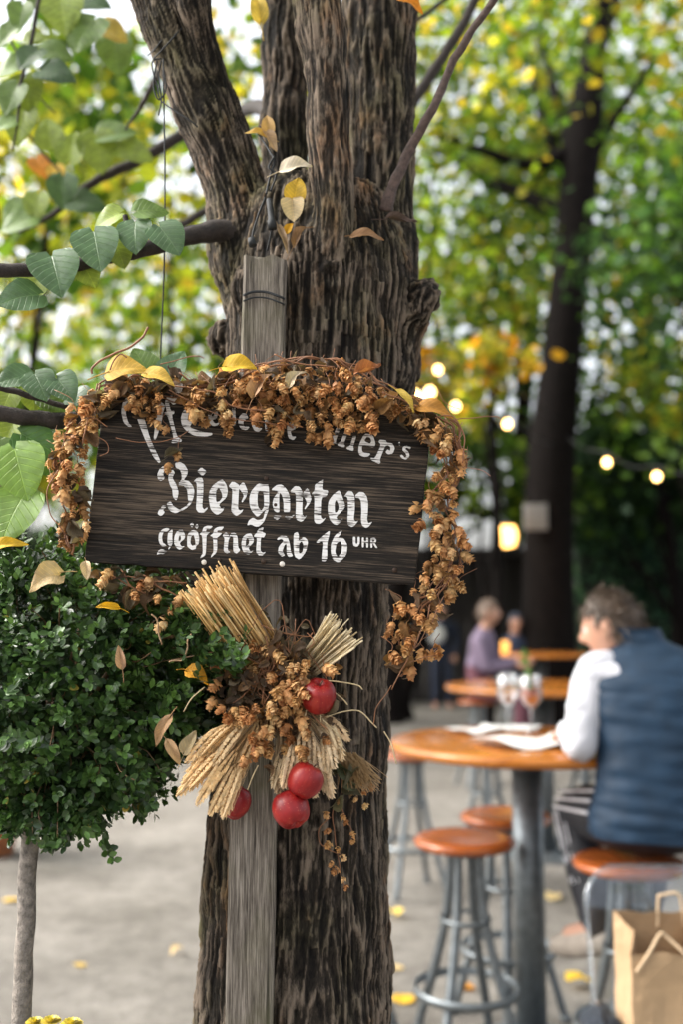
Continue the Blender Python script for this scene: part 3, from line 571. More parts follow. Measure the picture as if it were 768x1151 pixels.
# painted letters: brush shapes drawn as outlines in small windows of the photo (left, top, scale)
W1, W2, W3, W4, W5, W6 = (170, 515, 10.97), (230, 525, 9.6), (300, 530, 10.97), (355, 540, 10.97), (170, 580, 10.97), (230, 585, 9.6)
W7, W8, W9 = (305, 590, 6.144), (130, 440, 5.908), (360, 470, 6.4)
LET = [
 (W1, [[(70,200),(100,130),(150,95),(260,100),(255,120),(190,128),(150,170),(145,215),(163,235),(150,265),(110,283),(80,260)]]),
 (W1, [[(290,60),(350,45),(410,80),(450,150),(440,210),(395,270),(460,280),(510,340),(530,400),(520,480),(490,560),(440,610),(380,648),(340,640),(430,590),(465,545),(450,520),(445,420),(430,370),(385,335),(330,330),(340,300),(375,260),(370,190),(350,140),(300,120)]]),
 (W1, [[(215,180),(262,140),(290,180),(255,240),(310,330),(335,420),(320,500),(300,522),(265,480),(255,380),(230,340),(205,260)]]),
 (W1, [[(185,560),(235,530),(270,590),(335,632),(380,640),(300,682),(240,660),(210,630)]]), (W1, [[(75,690),(85,650),(150,570),(190,595),(140,640),(165,665),(140,700),(110,715)]]),
 (W1, [[(560,165),(615,112),(685,165),(630,222)]]),
 (W1, [[(517,290),(570,235),(625,240),(640,285),(640,420),(625,600),(650,635),(690,605),(693,625),(650,670),(610,690),(570,660),(548,625),(560,470),(560,320),(545,290)]]),
 (W2, [[(40,330),(50,260),(85,200),(150,150),(195,133),(235,190),(250,255),(235,330),(150,405),(180,450),(212,432),(195,480),(135,520),(90,490),(60,450)], [(122,380),(120,260),(150,220),(185,280),(190,330),(160,370)]]),
 (W2, [[(258,205),(300,148),(360,185),(372,200),(365,300),(358,455),(385,470),(418,455),(400,490),(345,530),(305,505),(285,470),(292,380),(300,240),(265,215)]]),
 (W2, [[(368,205),(420,155),(465,260),(445,330),(405,385),(395,370),(425,310),(385,250),(368,235)]]),
 (W2, [[(480,330),(500,260),(575,175),(640,190),(692,183),(697,440),(640,470),(570,545),(510,480),(485,420)], [(568,360),(572,280),(590,255),(630,260),(640,330),(640,430),(610,475),(575,430)]]),
 (W2, [[(692,455),(660,540),(640,590),(590,640),(550,645),(500,620),(455,632),(475,575),(520,545),(570,575),(630,560),(645,500),(652,470)]]),
 (W3, [[(55,220),(120,165),(185,160),(240,215),(270,270),(285,340),(285,500),(240,500),(205,500),(205,380),(185,290),(160,260),(150,300),(150,400),(155,500),(120,505),(85,480),(65,400),(85,320),(130,265),(130,240),(70,240)]]),
 (W3, [[(65,540),(185,545),(130,600),(100,590)]]), (W3, [[(215,548),(300,550),(345,528),(310,570),(260,600)]]),
 (W3, [[(285,245),(340,180),(400,185),(435,240),(440,300),(435,530),(460,555),(497,540),(450,605),(420,622),(370,600),(352,560),(358,420),(355,280),(340,260),(300,258)]]),
 (W3, [[(444,260),(505,197),(550,330),(530,390),(470,470),(462,455),(495,390),(470,330),(444,310)]]),
 (W3, [[(545,280),(590,230),(590,160),(690,97),(690,120),(680,225),(760,235),(735,310),(670,318),(662,560),(690,590),(728,568),(690,620),(650,648),(600,640),(580,600),(588,300)]]),
 (W4, [[(148,320),(160,250),(210,180),(285,120),(310,150),(340,230),(362,300),(355,350),(250,450),(270,485),(338,472),(320,500),(265,552),(220,540),(175,490),(150,400)], [(235,400),(232,280),(255,235),(280,300),(285,345),(265,390)]]),
 (W4, [[(352,200),(400,130),(450,135),(481,190),(485,350),(470,480),(495,510),(530,495),(480,560),(445,578),(400,550),(392,490),(400,350),(395,215),(370,195)]]),
 (W4, [[(488,185),(540,140),(590,145),(630,190),(650,280),(645,400),(635,480),(650,530),(703,507),(660,570),(620,588),(575,560),(560,500),(565,380),(560,260),(540,220),(490,212)]]),
 (W5, [[(85,290),(90,220),(130,165),(190,145),(225,160),(195,190),(150,195),(130,250),(135,320),(170,350),(190,370),(130,375),(100,340)]]),
 (W5, [[(195,290),(205,200),(262,160),(255,260),(260,340),(215,415),(205,405),(225,370),(200,350)]]), (W5, [[(65,478),(80,430),(120,405),(190,430),(190,445),(150,470),(110,465),(75,475)]]),
 (W5, [[(275,330),(285,240),(320,180),(380,160),(415,230),(410,280),(345,335),(370,375),(415,370),(350,420),(310,395)], [(330,310),(338,250),(355,235),(365,270),(360,300)]]),
 (W5, [[(440,330),(440,250),(460,205),(510,170),(570,190),(590,270),(580,350),(545,375),(550,405),(500,420),(460,395),(440,370)], [(478,330),(490,250),(520,230),(540,300),(545,355),(500,370)]]),
 (W5, [[(470,110),(500,78),(525,105),(500,145)]]), (W5, [[(530,130),(565,95),(582,130),(560,160)]]),
 (W5, [[(590,225),(625,195),(640,140),(690,118),(760,125),(720,165),(680,160),(670,195),(725,195),(690,230),(680,240),(672,440),(660,490),(600,525),(610,495),(635,460),(625,240)]]),
 (W6, [[(55,165),(90,140),(100,95),(140,70),(210,65),(180,108),(140,105),(130,130),(190,135),(150,175),(132,185),(135,300),(125,350),(65,405),(70,375),(95,340),(90,180)]]),
 (W6, [[(190,165),(225,125),(255,145),(262,175),(290,130),(330,130),(355,180),(360,290),(385,320),(345,360),(310,340),(305,280),(310,190),(290,165),(258,200),(245,320),(278,340),(240,358),(205,335),(205,290),(215,190)]]),
 (W6, [[(395,240),(410,180),(450,145),(500,135),(530,200),(525,240),(470,295),(490,335),(528,325),(470,375),(420,345),(400,300)], [(440,280),(445,205),(465,185),(480,220),(475,255)]]),
 (W6, [[(530,165),(565,125),(575,95),(637,70),(620,125),(660,140),(640,185),(605,180),(600,325),(625,350),(660,338),(625,380),(590,382),(560,355),(553,320),(565,190),(535,180)]]),
 (W7, [[(37,98),(70,68),(110,80),(125,120),(135,190),(150,215),(120,225),(105,200),(105,130),(90,140),(75,185),(95,210),(70,222),(45,190),(50,150),(85,110),(70,95),(45,105)]]),
 (W7, [[(153,60),(180,48),(190,70),(188,110),(225,80),(255,110),(240,185),(195,242),(160,220),(153,150)], [(190,130),(210,112),(222,140),(215,190),(190,200)]]),
 (W7, [[(308,118),(360,70),(403,38),(403,60),(385,130),(387,240),(360,260),(345,245),(358,110),(320,125)]]),
 (W7, [[(410,190),(412,130),(440,70),(490,35),(480,65),(460,85),(500,90),(528,140),(520,210),(465,265),(425,240)], [(440,190),(450,130),(475,110),(490,140),(485,190),(460,225)]]),
 (W7, [[(565,82),(583,82),(583,125),(590,132),(597,125),(597,82),(613,82),(613,128),(600,148),(585,152),(570,145),(565,125)]]),
 (W7, [[(627,85),(641,85),(641,110),(658,112),(658,85),(672,85),(672,157),(658,157),(658,126),(641,124),(641,155),(627,155)]]),
 (W7, [[(686,90),(715,88),(728,100),(726,118),(715,125),(738,160),(722,160),(705,130),(700,130),(700,158),(686,158)], [(700,102),(712,102),(714,114),(700,117)]]),
 (W8, [[(35,140),(45,70),(75,35),(90,50),(68,90),(65,150),(80,205),(108,235),(80,235),(50,205)]]), (W8, [[(110,85),(150,60),(165,110),(195,200),(225,310),(300,470),(285,478),(245,430),(200,335),(155,225)]]),
 (W8, [[(250,40),(330,90),(315,130),(300,220),(265,320),(250,320),(260,230),(275,120),(240,70)]]), (W8, [[(85,40),(180,20),(245,38),(235,66),(170,45),(110,60)]]),
 (W8, [[(335,40),(370,28),(405,45),(405,80),(380,90),(360,70),(350,75),(365,130),(388,128),(388,148),(370,155),(405,300),(438,320),(435,335),(370,345),(372,325),(385,310),(345,165),(325,155),(322,140),(338,135),(325,80)]]),
 (W8, [[(430,180),(445,130),(490,105),(530,115),(560,150),(550,185),(500,215),(490,240),(560,265),(640,275),(640,290),(600,300),(520,295),(470,265),(440,230)], [(475,200),(480,150),(500,135),(520,150),(515,175)]]),
 (W8, [[(555,95),(585,80),(595,110),(625,100),(625,122),(598,130),(612,215),(590,222),(578,130),(560,130)]]),
 (W8, [[(610,140),(650,120),(680,140),(670,180),(640,190),(660,215),(690,205),(680,225),(645,232),(612,205)], [(635,170),(637,150),(650,145),(655,160)]]),
 (W8, [[(695,105),(715,95),(728,205),(745,215),(715,232),(700,215)]]), (W8, [[(770,95),(792,90),(798,225),(778,230)]]), (W8, [[(815,175),(840,145),(870,150),(880,180),(845,200),(850,235),(890,235),(870,258),(830,250),(812,215)]]),
 (W8, [[(905,165),(945,145),(975,165),(955,180),(935,175),(925,215),(945,245),(975,245),(950,270),(920,262),(902,225)]]), (W8, [[(990,110),(1012,105),(1012,170),(1040,160),(1058,185),(1058,275),(1036,270),(1036,200),(1012,200),(1012,265),(990,260)]]),
 (W8, [[(1075,120),(1095,118),(1095,275),(1120,285),(1095,300),(1075,285)]]), (W8, [[(1135,230),(1170,195),(1200,215),(1195,250),(1160,262),(1170,300),(1200,300),(1180,325),(1145,310)]]),
 (W9, [[(75,165),(85,150),(120,60),(145,70),(108,175),(125,188),(75,178)]]), (W9, [[(125,185),(150,165),(185,75),(210,80),(170,185),(180,200),(172,212),(125,198)]]), (W9, [[(192,210),(215,200),(240,120),(262,130),(238,205),(243,220),(238,238),(190,222)]]),
 (W9, [[(275,240),(280,190),(320,110),(380,120),(400,180),(390,215),(310,190),(300,215),(305,245),(365,255),(350,275),(320,280),(285,268)], [(318,165),(335,135),(360,140),(370,165),(360,185)]]),
 (W9, [[(365,285),(395,290),(440,190),(420,170),(430,155),(475,160),(480,175),(520,180),(540,215),(525,255),(490,262),(472,245),(485,225),(505,235),(508,210),(490,195),(470,200),(430,300),(437,320),(425,330),(365,300)]]),
 (W9, [[(565,175),(575,170),(580,195),(570,200)]]), (W9, [[(575,270),(590,262),(610,285),(625,275),(615,250),(595,235),(595,210),(620,195),(655,210),(648,225),(625,212),(612,222),(640,245),(645,275),(620,300),(590,290)]]),
]
def paint_mat():
    m, n, l, b = mat_new('worn_white_paint')
    tc = N(n, 'ShaderNodeTexCoord'); mp = N(n, 'ShaderNodeMapping'); mp.inputs['Scale'].default_value = (0.05, 1, 1); l.new(tc.outputs['Object'], mp.inputs[0])
    a = N(n, 'ShaderNodeTexNoise', Scale=650.0, Detail=3.0, Roughness=0.5); l.new(mp.outputs[0], a.inputs['Vector'])
    g = N(n, 'ShaderNodeTexNoise', Scale=60.0, Detail=3.0); l.new(tc.outputs['Object'], g.inputs['Vector'])
    th = N(n, 'ShaderNodeMath', operation='MULTIPLY_ADD'); l.new(g.outputs['Fac'], th.inputs[0]); th.inputs[1].default_value = 0.35; l.new(a.outputs['Fac'], th.inputs[2])
    rp = ramp(n, [(0.535, (0.03, 0.025, 0.02)), (0.57, (0.28, 0.26, 0.24)), (0.62, (0.70, 0.68, 0.66)), (0.80, (0.82, 0.81, 0.80))]); l.new(th.outputs[0], rp.inputs[0])
    l.new(rp.outputs[0], b.inputs['Base Color']); b.inputs['Roughness'].default_value = 0.75
    bp = N(n, 'ShaderNodeBump', Strength=0.4, Distance=0.001); l.new(th.outputs[0], bp.inputs['Height']); l.new(bp.outputs[0], b.inputs['Normal'])
    return m
M_PAINT = paint_mat()
def chaikin(p):
    o = []
    for i in range(len(p)):
        a, c = np.array(p[i], float), np.array(p[(i + 1) % len(p)], float)
        o += [a * 0.82 + c * 0.18, a * 0.18 + c * 0.82]
    return o
lines = {}
def letter_mesh(mb, polys, win):
    cu = bpy.data.curves.new('letter', 'CURVE'); cu.dimensions = '2D'; cu.fill_mode = 'BOTH'; cu.extrude = 0.00035
    for pl in polys:
        q = chaikin(pl); sp = cu.splines.new('POLY'); sp.points.add(len(q) - 1); sp.use_cyclic_u = True
        for k, pp in enumerate(q):
            x, z = B(win[0] + pp[0] / win[2], win[1] + pp[1] / win[2]); sp.points[k].co = (x, z, 0, 1)
    ob = bpy.data.objects.new('letter', cu); COL.objects.link(ob)
    me = bpy.data.meshes.new_from_object(ob.evaluated_get(bpy.context.evaluated_depsgraph_get()))
    v = np.array([(p.co.x, -0.00045 + p.co.z, p.co.y) for p in me.vertices])
    mb.add(v, [list(f.vertices) for f in me.polygons])
    bpy.data.objects.remove(ob); bpy.data.curves.remove(cu); bpy.data.meshes.remove(me)
for rows in ((W8, W9), (W1, W2, W3, W4), (W5, W6, W7)):
    mb = MB()
    for win, polys in LET:
        if win in rows: letter_mesh(mb, polys, win)
    local_obj('lettering', mb, M_PAINT, sign, smooth=False)
for px, py, r, mt in [(229, 632, 3.0, M_NAIL), (317, 634, 3.1, M_NAIL), (299, 537.5, 2.6, M_RUST), (309.5, 567.5, 2.2, M_RUST), (296, 631, 3, M_RUST), (246, 629, 2.2, M_RUST), (444, 641, 3, M_RUST)]:
    x, z = B(px, py); q = r * signY / F_PX; mb = MB(); prof = [(q, 0), (q, q * .25), (q * .8, q * .5), (q * .4, q * .65), (0.0001, q * .7)]
    k = MB(); lathe(k, prof, (0, 0, 0), 16); v = k.V[0]; mb.add(np.stack([v[:, 0] + x, -v[:, 2] + 0.0003, v[:, 1] + z], -1), [f for f, m in k.F][0])
    local_obj('nail', mb, mt, sign)
# ================================================================== dried hops
def hop_mat():
    m, n, l, b = mat_new('dried_hop')
    at = N(n, 'ShaderNodeAttribute', attribute_name='tint'); oi = N(n, 'ShaderNodeObjectInfo'); geo = N(n, 'ShaderNodeNewGeometry')
    nz = N(n, 'ShaderNodeTexNoise', Scale=45.0, Detail=3.0); l.new(geo.outputs['Position'], nz.inputs['Vector'])
    rp = ramp(n, [(0.30, (0.45, 0.36, 0.30)), (0.45, (0.95, 0.86, 0.78)), (0.58, (1.05, 1.05, 1.0)), (0.72, (1.25, 1.45, 1.5))]); l.new(nz.outputs['Fac'], rp.inputs[0])
    col = mixc(n, l, 1.0, at.outputs['Color'], rp.outputs[0], 'MULTIPLY')
    r2 = ramp(n, [(0.0, (0.62, 0.46, 0.36)), (0.35, (1.0, 0.92, 0.85)), (0.7, (1.0, 1.08, 1.0)), (1.0, (1.2, 1.4, 1.6))]); l.new(oi.outputs['Random'], r2.inputs[0])
    col = mixc(n, l, 1.0, col, r2.outputs[0], 'MULTIPLY')
    l.new(col, b.inputs['Base Color']); b.inputs['Roughness'].default_value = 0.6; b.inputs['Specular IOR Level'].default_value = 0.3
    tr = N(n, 'ShaderNodeBsdfTranslucent'); l.new(col, tr.inputs['Color']); ms = N(n, 'ShaderNodeMixShader'); ms.inputs[0].default_value = 0.25
    l.new(b.outputs[0], ms.inputs[1]); l.new(tr.outputs[0], ms.inputs[2]); l.new(ms.outputs[0], n['Material Output'].inputs['Surface'])
    return m
M_HOP = hop_mat()
M_VINE = plain('dry_vine', (0.20, 0.085, 0.035), 0.6, var=0.45, scale=60)
M_VINE_PALE = plain('pale_vine', (0.30, 0.19, 0.10), 0.6, var=0.35, scale=60, tint=True)
BRACT_V = np.array([(0, 0, 0), (.34, .20, .05), (.50, .50, .10), (.32, .80, .09), (0, 1.05, .14), (-.32, .80, .09), (-.50, .50, .10), (-.34, .20, .05), (0, .35, .14), (0, .72, .18)])
BRACT_F = [(0, 1, 8), (1, 2, 8), (2, 9, 8), (2, 3, 9), (3, 4, 9), (4, 5, 9), (5, 6, 9), (6, 8, 9), (6, 7, 8), (7, 0, 8)]
def hop_template(seed, L=0.024, W=0.0085, layers=7, per=4, openness=0.35):
    """A hop cone hanging along -Z from the origin; returns an MB's pieces as arrays."""
    rs = np.random.default_rng(seed); V = []; F_ = []; T = []; n0 = 0
    for j in range(layers):
        t = j / (layers - 1); z = -L * (0.05 + 0.72 * t); rad = W * (0.55 + 0.45 * math.sin(PI * (0.15 + 0.75 * t))) * (1 - 0.35 * t)
        for i in range(per):
            if rs.random() < 0.06: continue
            a = 2 * PI * (i + 0.5 * (j % 2)) / per + rs.normal() * 0.18
            out = np.array([math.cos(a), math.sin(a), 0]); lean = openness * (1.15 - 0.75 * t) + rs.normal() * 0.16
            if rs.random() < 0.10: lean += 0.5
            d = -np.array([0, 0, 1.0]) * math.cos(lean) + out * math.sin(lean)
            nr = out * math.cos(lean) + np.array([0, 0, 1.0]) * math.sin(lean)
            side = np.cross(d, nr); s = (0.0118 - 0.0035 * t) * rs.uniform(0.85, 1.15) * L / 0.024
            base = out * rad * 0.35 + np.array([0, 0, z])
            bv = BRACT_V.copy(); bv[:, 2] -= 0.16 * bv[:, 0] ** 2 / 0.16; bv[4, 2] += rs.uniform(-0.05, 0.22)
            v = base + s * (bv[:, 0:1] * side + bv[:, 1:2] * d + (bv[:, 2:3] + 0.18) * nr)
            V.append(v); F_ += [tuple(q + n0 for q in f) for f in BRACT_F]; n0 += len(v)
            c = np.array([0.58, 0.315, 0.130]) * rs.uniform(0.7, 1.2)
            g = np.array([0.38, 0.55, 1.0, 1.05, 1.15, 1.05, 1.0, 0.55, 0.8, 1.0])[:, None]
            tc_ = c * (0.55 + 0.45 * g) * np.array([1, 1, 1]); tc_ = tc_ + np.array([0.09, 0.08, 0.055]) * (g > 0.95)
            T.append(tc_)
    return np.concatenate(V), np.array(F_), np.concatenate(T)
HOPT = [hop_template(3, 0.022, 0.0080, 7, 4, 0.40), hop_template(8, 0.026, 0.0088, 8, 4, 0.30), hop_template(13, 0.018, 0.0078, 5, 4, 0.62), hop_template(21, 0.020, 0.0082, 6, 5, 0.50), hop_template(34, 0.015, 0.006, 5, 4, 0.45)]
hop_meshes = []
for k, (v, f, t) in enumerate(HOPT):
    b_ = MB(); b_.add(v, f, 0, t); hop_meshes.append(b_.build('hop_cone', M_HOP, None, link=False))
def hop_rot(N_, tilt=0.7):
    """rotation matrices with -Z of the cone hanging down, tilted at random, a little towards the viewer"""
    d = np.stack([RNG.normal(0, tilt, N_), RNG.normal(-0.25, tilt * 0.7, N_), -np.ones(N_)], -1); d /= np.linalg.norm(d, axis=1)[:, None]
    ref = RNG.normal(size=(N_, 3)); x = np.cross(d, ref); x /= np.linalg.norm(x, axis=1)[:, None]; y = np.cross(-d, x)
    return np.stack([x, y, -d], -1)
def hang_hops(parent, pos, keep=100, scale=(0.8, 1.15), tilt=0.7, kinds=(0, 1, 2, 3)):
    pos = np.asarray(pos); n = len(pos); rot = hop_rot(n, tilt); sc_ = RNG.uniform(*scale, n); kk = RNG.choice(kinds, n)
    order = np.argsort(pos[:, 1]); base = np.array(world_loc(parent))
    for i in order[:keep]:
        o = bpy.data.objects.new('hop_cone', hop_meshes[kk[i]]); COL.objects.link(o); o.parent = parent
        M = Matrix([list(rot[i][r_] * sc_[i]) + [pos[i][r_] - base[r_]] for r_ in range(3)] + [[0, 0, 0, 1]]); o.matrix_basis = M
    rest = order[keep:]
    if len(rest):
        b_ = MB()
        for k in set(kk[rest]):
            ii = rest[kk[rest] == k]; v, f, t = HOPT[k]; m_ = len(ii)
            VV = np.einsum('nij,kj->nki', rot[ii], v) * sc_[ii][:, None, None] + pos[ii][:, None]
            FF = (f[None] + (np.arange(m_) * len(v))[:, None, None]).reshape(-1, 3)
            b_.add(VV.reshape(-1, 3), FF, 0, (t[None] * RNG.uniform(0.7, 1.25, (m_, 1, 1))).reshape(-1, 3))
        tag(b_.build('hop_cones', M_HOP, parent), kind='stuff')
def wild(pts, n, jit, sub=5):
    p = smooth_path(pts, sub); return p + np.stack([noise3(p * n + 3), noise3(p * n + 13), noise3(p * n + 23)], -1) * jit

# ---- garland along the board
gar = thing('hop_garland', 'garland of dried brown hops draped over the top and sides of the board', 'garland', P(300, 440, 1.46))
BOT = [(100, 500), (112, 478), (125, 470), (140, 452), (150, 470), (165, 474), (172, 490), (182, 468), (190, 446), (200, 440), (210, 468), (225, 490), (232, 478), (243, 462), (254, 500), (262, 478), (270, 456), (284, 470), (292, 494), (303, 474), (312, 516), (325, 482), (337, 492), (352, 510), (366, 508), (380, 482), (400, 496), (425, 494), (440, 484), (456, 480), (470, 500), (486, 520), (500, 530)]
TOP = [(100, 448), (125, 430), (150, 420), (175, 426), (200, 432), (230, 430), (258, 418), (290, 408), (320, 404), (350, 410), (380, 404), (400, 412), (420, 430), (440, 440), (470, 455), (500, 474), (520, 490)]
fB = lambda x: np.interp(x, [a for a, _ in BOT], [b for _, b in BOT]); fT = lambda x: np.interp(x, [a for a, _ in TOP], [b for _, b in TOP])
HP = []
def try_add(px, py, Y, md=8.0):
    for (a, b_, c) in HP:
        if (a - px) ** 2 + (b_ - py) ** 2 < md * md: return
    HP.append((px, py, Y))
for px, py in [(189, 492), (172, 486), (165, 468), (150, 466), (160, 455), (254, 494), (246, 468), (312, 505), (318, 494), (360, 500), (352, 498), (300, 486), (292, 486), (405, 486), (425, 486), (437, 476), (200, 520), (190, 533), (226, 484), (214, 462)]: HP.append((px, py - 13, 1.445))
for _ in range(5200):
    x = RNG.uniform(104, 506); t = RNG.random() ** 0.85; tp, bt = fT(x), max(fT(x) + 6, fB(x) - 19)
    try_add(x, tp + (bt - tp) * t, 1.425 + 0.035 * RNG.random() + (0.03 if t < 0.2 else 0), 8.0)
LCOL = [(112, 440, 18), (98, 462, 18), (84, 492, 17), (70, 518, 17), (74, 545, 17), (84, 575, 12), (82, 596, 13), (82, 612, 11)]
RCOL = [(486, 476, 20), (504, 500, 12), (512, 522, 8), (500, 548, 13), (492, 570, 22), (498, 596, 21), (504, 622, 16), (498, 648, 22), (484, 668, 28), (470, 690, 28), (456, 710, 16), (452, 735, 13), (455, 756, 10)]
for colm, n in ((LCOL, 1500), (RCOL, 1900)):
    ys = [c[1] for c in colm]
    for _ in range(n):
        y = RNG.uniform(ys[0], ys[-1]); xc = np.interp(y, ys, [c[0] for c in colm]); ww = np.interp(y, ys, [c[2] for c in colm])
        dens = 1.0 if colm is LCOL else (0.55 if y > 520 else 1)
        if RNG.random() < dens: try_add(xc + RNG.uniform(-1, 1) * ww, y - 5, RNG.uniform(1.425, 1.47), 8.6 if colm is LCOL else 9.8)
for px, py in [(478, 735), (484, 740), (490, 735), (446, 720), (515, 662), (511, 655), (440, 715), (468, 452), (522, 525)]: HP.append((px, py - 6, 1.45))
hop_pos = np.array([list(P(*q)) for q in HP])
hang_hops(gar, hop_pos, 100, (0.60, 0.98), 0.65)
print('hops', len(HP))
vb = MB()
VINES = [[(110, 432), (90, 480), (68, 520), (80, 570), (82, 615)], [(112, 436), (160, 422), (220, 436), (300, 412), (380, 410), (440, 442), (500, 470), (522, 515)], [(115, 445), (170, 440), (240, 450), (320, 430), (400, 440), (470, 470)],
         [(505, 470), (523, 520), (505, 560), (512, 610), (495, 655), (462, 700), (450, 760)], [(495, 480), (510, 530), (492, 570), (515, 625), (480, 672), (455, 720)], [(200, 434), (245, 452), (300, 462), (330, 474)]]
for v in VINES:
    for rep in range(3):
        p = wild([P(x + RNG.normal(0, 4), y + RNG.normal(0, 4), 1.445 + RNG.uniform(0, 0.02)) for x, y in v], 28, 0.010, 12); tube(vb, p, RNG.uniform(0.0008, 0.0016), 6, tint=(1, 1, 1))
for i in range(0, len(HP), 2):   # little stalks from the vine to each second cone
    x, y, Y = HP[i]; tube(vb, [P(x, y, Y), P(x + RNG.normal(0, 4), y - 8, Y + .004), P(x + RNG.normal(0, 8), y - 17, Y + .012)], 0.0005, 4, sub=3)
TEN = [([(103, 420), (104, 412), (122, 400), (146, 390), (160, 378), (166, 368)], 0.0017), ([(143, 402), (136, 398), (128, 404), (124, 416)], 0.001), ([(196, 434), (240, 441), (262, 456), (300, 462)], 0.0011), ([(190, 438), (215, 452), (250, 468), (300, 476), (340, 480)], 0.0007),
       ([(120, 480), (100, 470), (92, 500)], 0.0008), ([(66, 528), (54, 545), (52, 560), (58, 580), (72, 600)], 0.0008), ([(110, 492), (119, 498), (121, 508), (112, 512)], 0.0007), ([(130, 492), (160, 497), (190, 494), (212, 485)], 0.0006), ([(308, 398), (330, 408), (350, 410), (375, 412)], 0.001),
       ([(500, 472), (524, 470), (556, 468), (562, 470)], 0.0007), ([(494, 440), (500, 452), (516, 460)], 0.0006), ([(520, 525), (540, 528), (552, 536)], 0.0006), ([(440, 775), (462, 735), (478, 700), (484, 680)], 0.0010), ([(446, 745), (470, 725), (490, 690), (500, 670)], 0.0008),
       ([(460, 745), (480, 738), (490, 736)], 0.0006), ([(430, 440), (448, 448), (470, 458)], 0.0010), ([(490, 470), (510, 468), (522, 490), (520, 520)], 0.001), ([(440, 770), (424, 795), (420, 815)], 0.0007), ([(180, 410), (200, 404), (222, 400), (230, 402)], 0.0008)]
for pts, r in TEN: tube(vb, wild([P(x, y, 1.425) for x, y in pts], 40, 0.002, 8), r, 6)
vb.build('vine', M_VINE, gar)
DRY = [(0.11, 0.07, 0.042), (0.16, 0.095, 0.05), (0.085, 0.058, 0.038), (0.14, 0.11, 0.07), (0.24, 0.13, 0.05)]
CRUMPLE = [heart_leaf(7, 8, 0.5, 0.8, 0.09, 11), heart_leaf(7, 8, 0.9, 0.5, 0.12, 12), heart_leaf(7, 8, -0.5, 1.0, 0.10, 13)]
def crumpled(parent, pts, smin, smax, name='dry_leaves', pal=DRY, yj=0.012):
    b_ = MB(); pts = np.asarray(pts)
    for k, (tv, tf, lc) in enumerate(CRUMPLE):
        q = pts[k::3]; n = len(q)
        if not n: continue
        pos = np.array([list(P(a, b2, c)) for a, b2, c in q]); d = RNG.normal(size=(n, 3)) * [1, .6, .7] + [0, 0, -0.5]; nr = RNG.normal(size=(n, 3)) + [0, -0.8, 0]
        col = np.array(pal)[RNG.integers(0, len(pal), n)] * RNG.uniform(0.6, 1.25, (n, 1))
        scatter(b_, tv * [RNG.uniform(.5, .9), 1, 1.2], tf, frames(d, nr), pos, RNG.uniform(smin, smax, n), col, 0, lc)
    return b_.build(name, M_DRYLEAF, parent)
lp = []
for _ in range(230):
    x = RNG.uniform(104, 510); tp, bt = fT(x), fB(x); lp.append((x, tp + (bt - tp - 14) * RNG.random(), RNG.uniform(1.438, 1.466)))
for colm, n in ((LCOL, 60), (RCOL, 42)):
    ys = [c[1] for c in colm]
    for _ in range(n):
        y = RNG.uniform(ys[0], ys[-1]); xc = np.interp(y, ys, [c[0] for c in colm]); ww = np.interp(y, ys, [c[2] for c in colm]); lp.append((xc + RNG.uniform(-1, 1) * ww * .8, y, RNG.uniform(1.44, 1.47)))
crumpled(gar, lp, 0.012, 0.028)

HALF = [heart_leaf(9, 12, 0.18, 0.40, 0.05, 31), heart_leaf(9, 12, 0.30, 0.25, 0.06, 32), heart_leaf(9, 12, -0.20, 0.5, 0.06, 33)]
# ---- leaves caught on things in the foreground: each its own object
YEL, OCH, TAN, BRN = (0.72, 0.47, 0.035), (0.60, 0.36, 0.06), (0.62, 0.47, 0.27), (0.32, 0.17, 0.08)
def single_leaf(label, px, py, Y, s, ang, tilt, roll, col, k=0, narrow=1.0, curled=False, stalk=None, name='fallen_leaf'):
    col = tuple(np.array(col) * .72); s = s * (.92 if py < 500 else .78)
    tv, tf, lc = (CRUMPLE if curled else HALF)[k]; b_ = MB()
    d = Vector((math.cos(R(ang)), -math.sin(R(tilt)), math.sin(R(ang)))).normalized(); nr = Vector((0.5 * math.sin(R(roll)), -1, 0.6 * math.cos(R(roll))))
    size = s * Y / F_PX; c = P(px, py, Y)
    scatter(b_, tv * [narrow, 1, 1], tf, frames(np.array([d]), np.array([nr])), (np.array(c) - np.array(d) * size * .45)[None], size, np.array(col)[None], 0, lc)
    a = Vector(c) - d * size * .45
    tube(b_, [a + Vector((0, 0.001, 0)), a - d * size * .3 + Vector((0, .002, -.002)), a - d * size * .6 + Vector((0, 0, -.006))], size * 0.016, 5, 0, tuple(np.array(col) * .7), sub=3)
    o = b_.build(name, M_DRYLEAF); me = o.data; cc = Vector(c); me.transform(Matrix.Translation(-cc)); o.location = cc
    return tag(o, label, 'leaf', 'fallen leaves')
single_leaf('bright yellow leaf lying on the hops before the grey post', 269, 411, 1.43, 38, 0, 10, 20, YEL, 0, .8)
single_leaf('yellow leaf standing upright in the hops at the left end of the board', 140, 414, 1.44, 46, 10, 5, 0, (0.70, 0.45, 0.09), 1, .9)
single_leaf('pale yellow leaf lying flat across the hops above the painted letter P', 178, 424, 1.42, 40, -20, 20, 40, (0.78, 0.52, 0.10), 0, .6)
single_leaf('small pale curled leaf on the hops right of the post', 330, 424, 1.425, 26, 55, 10, 0, (0.66, 0.55, 0.38), 1, .6, True)
single_leaf('large brown curled leaf in the hops below the post', 292, 432, 1.42, 34, 60, 10, 0, (0.50, 0.30, 0.17), 0, .6, True)
single_leaf('reddish brown leaf on top of the hops at the trunk', 415, 418, 1.42, 32, 10, 10, 30, (0.42, 0.17, 0.07), 2, .5, True)
single_leaf('narrow yellow leaf leaning off the right shoulder of the garland', 457, 450, 1.42, 32, -50, 5, 30, (0.75, 0.55, 0.12), 0, .35)
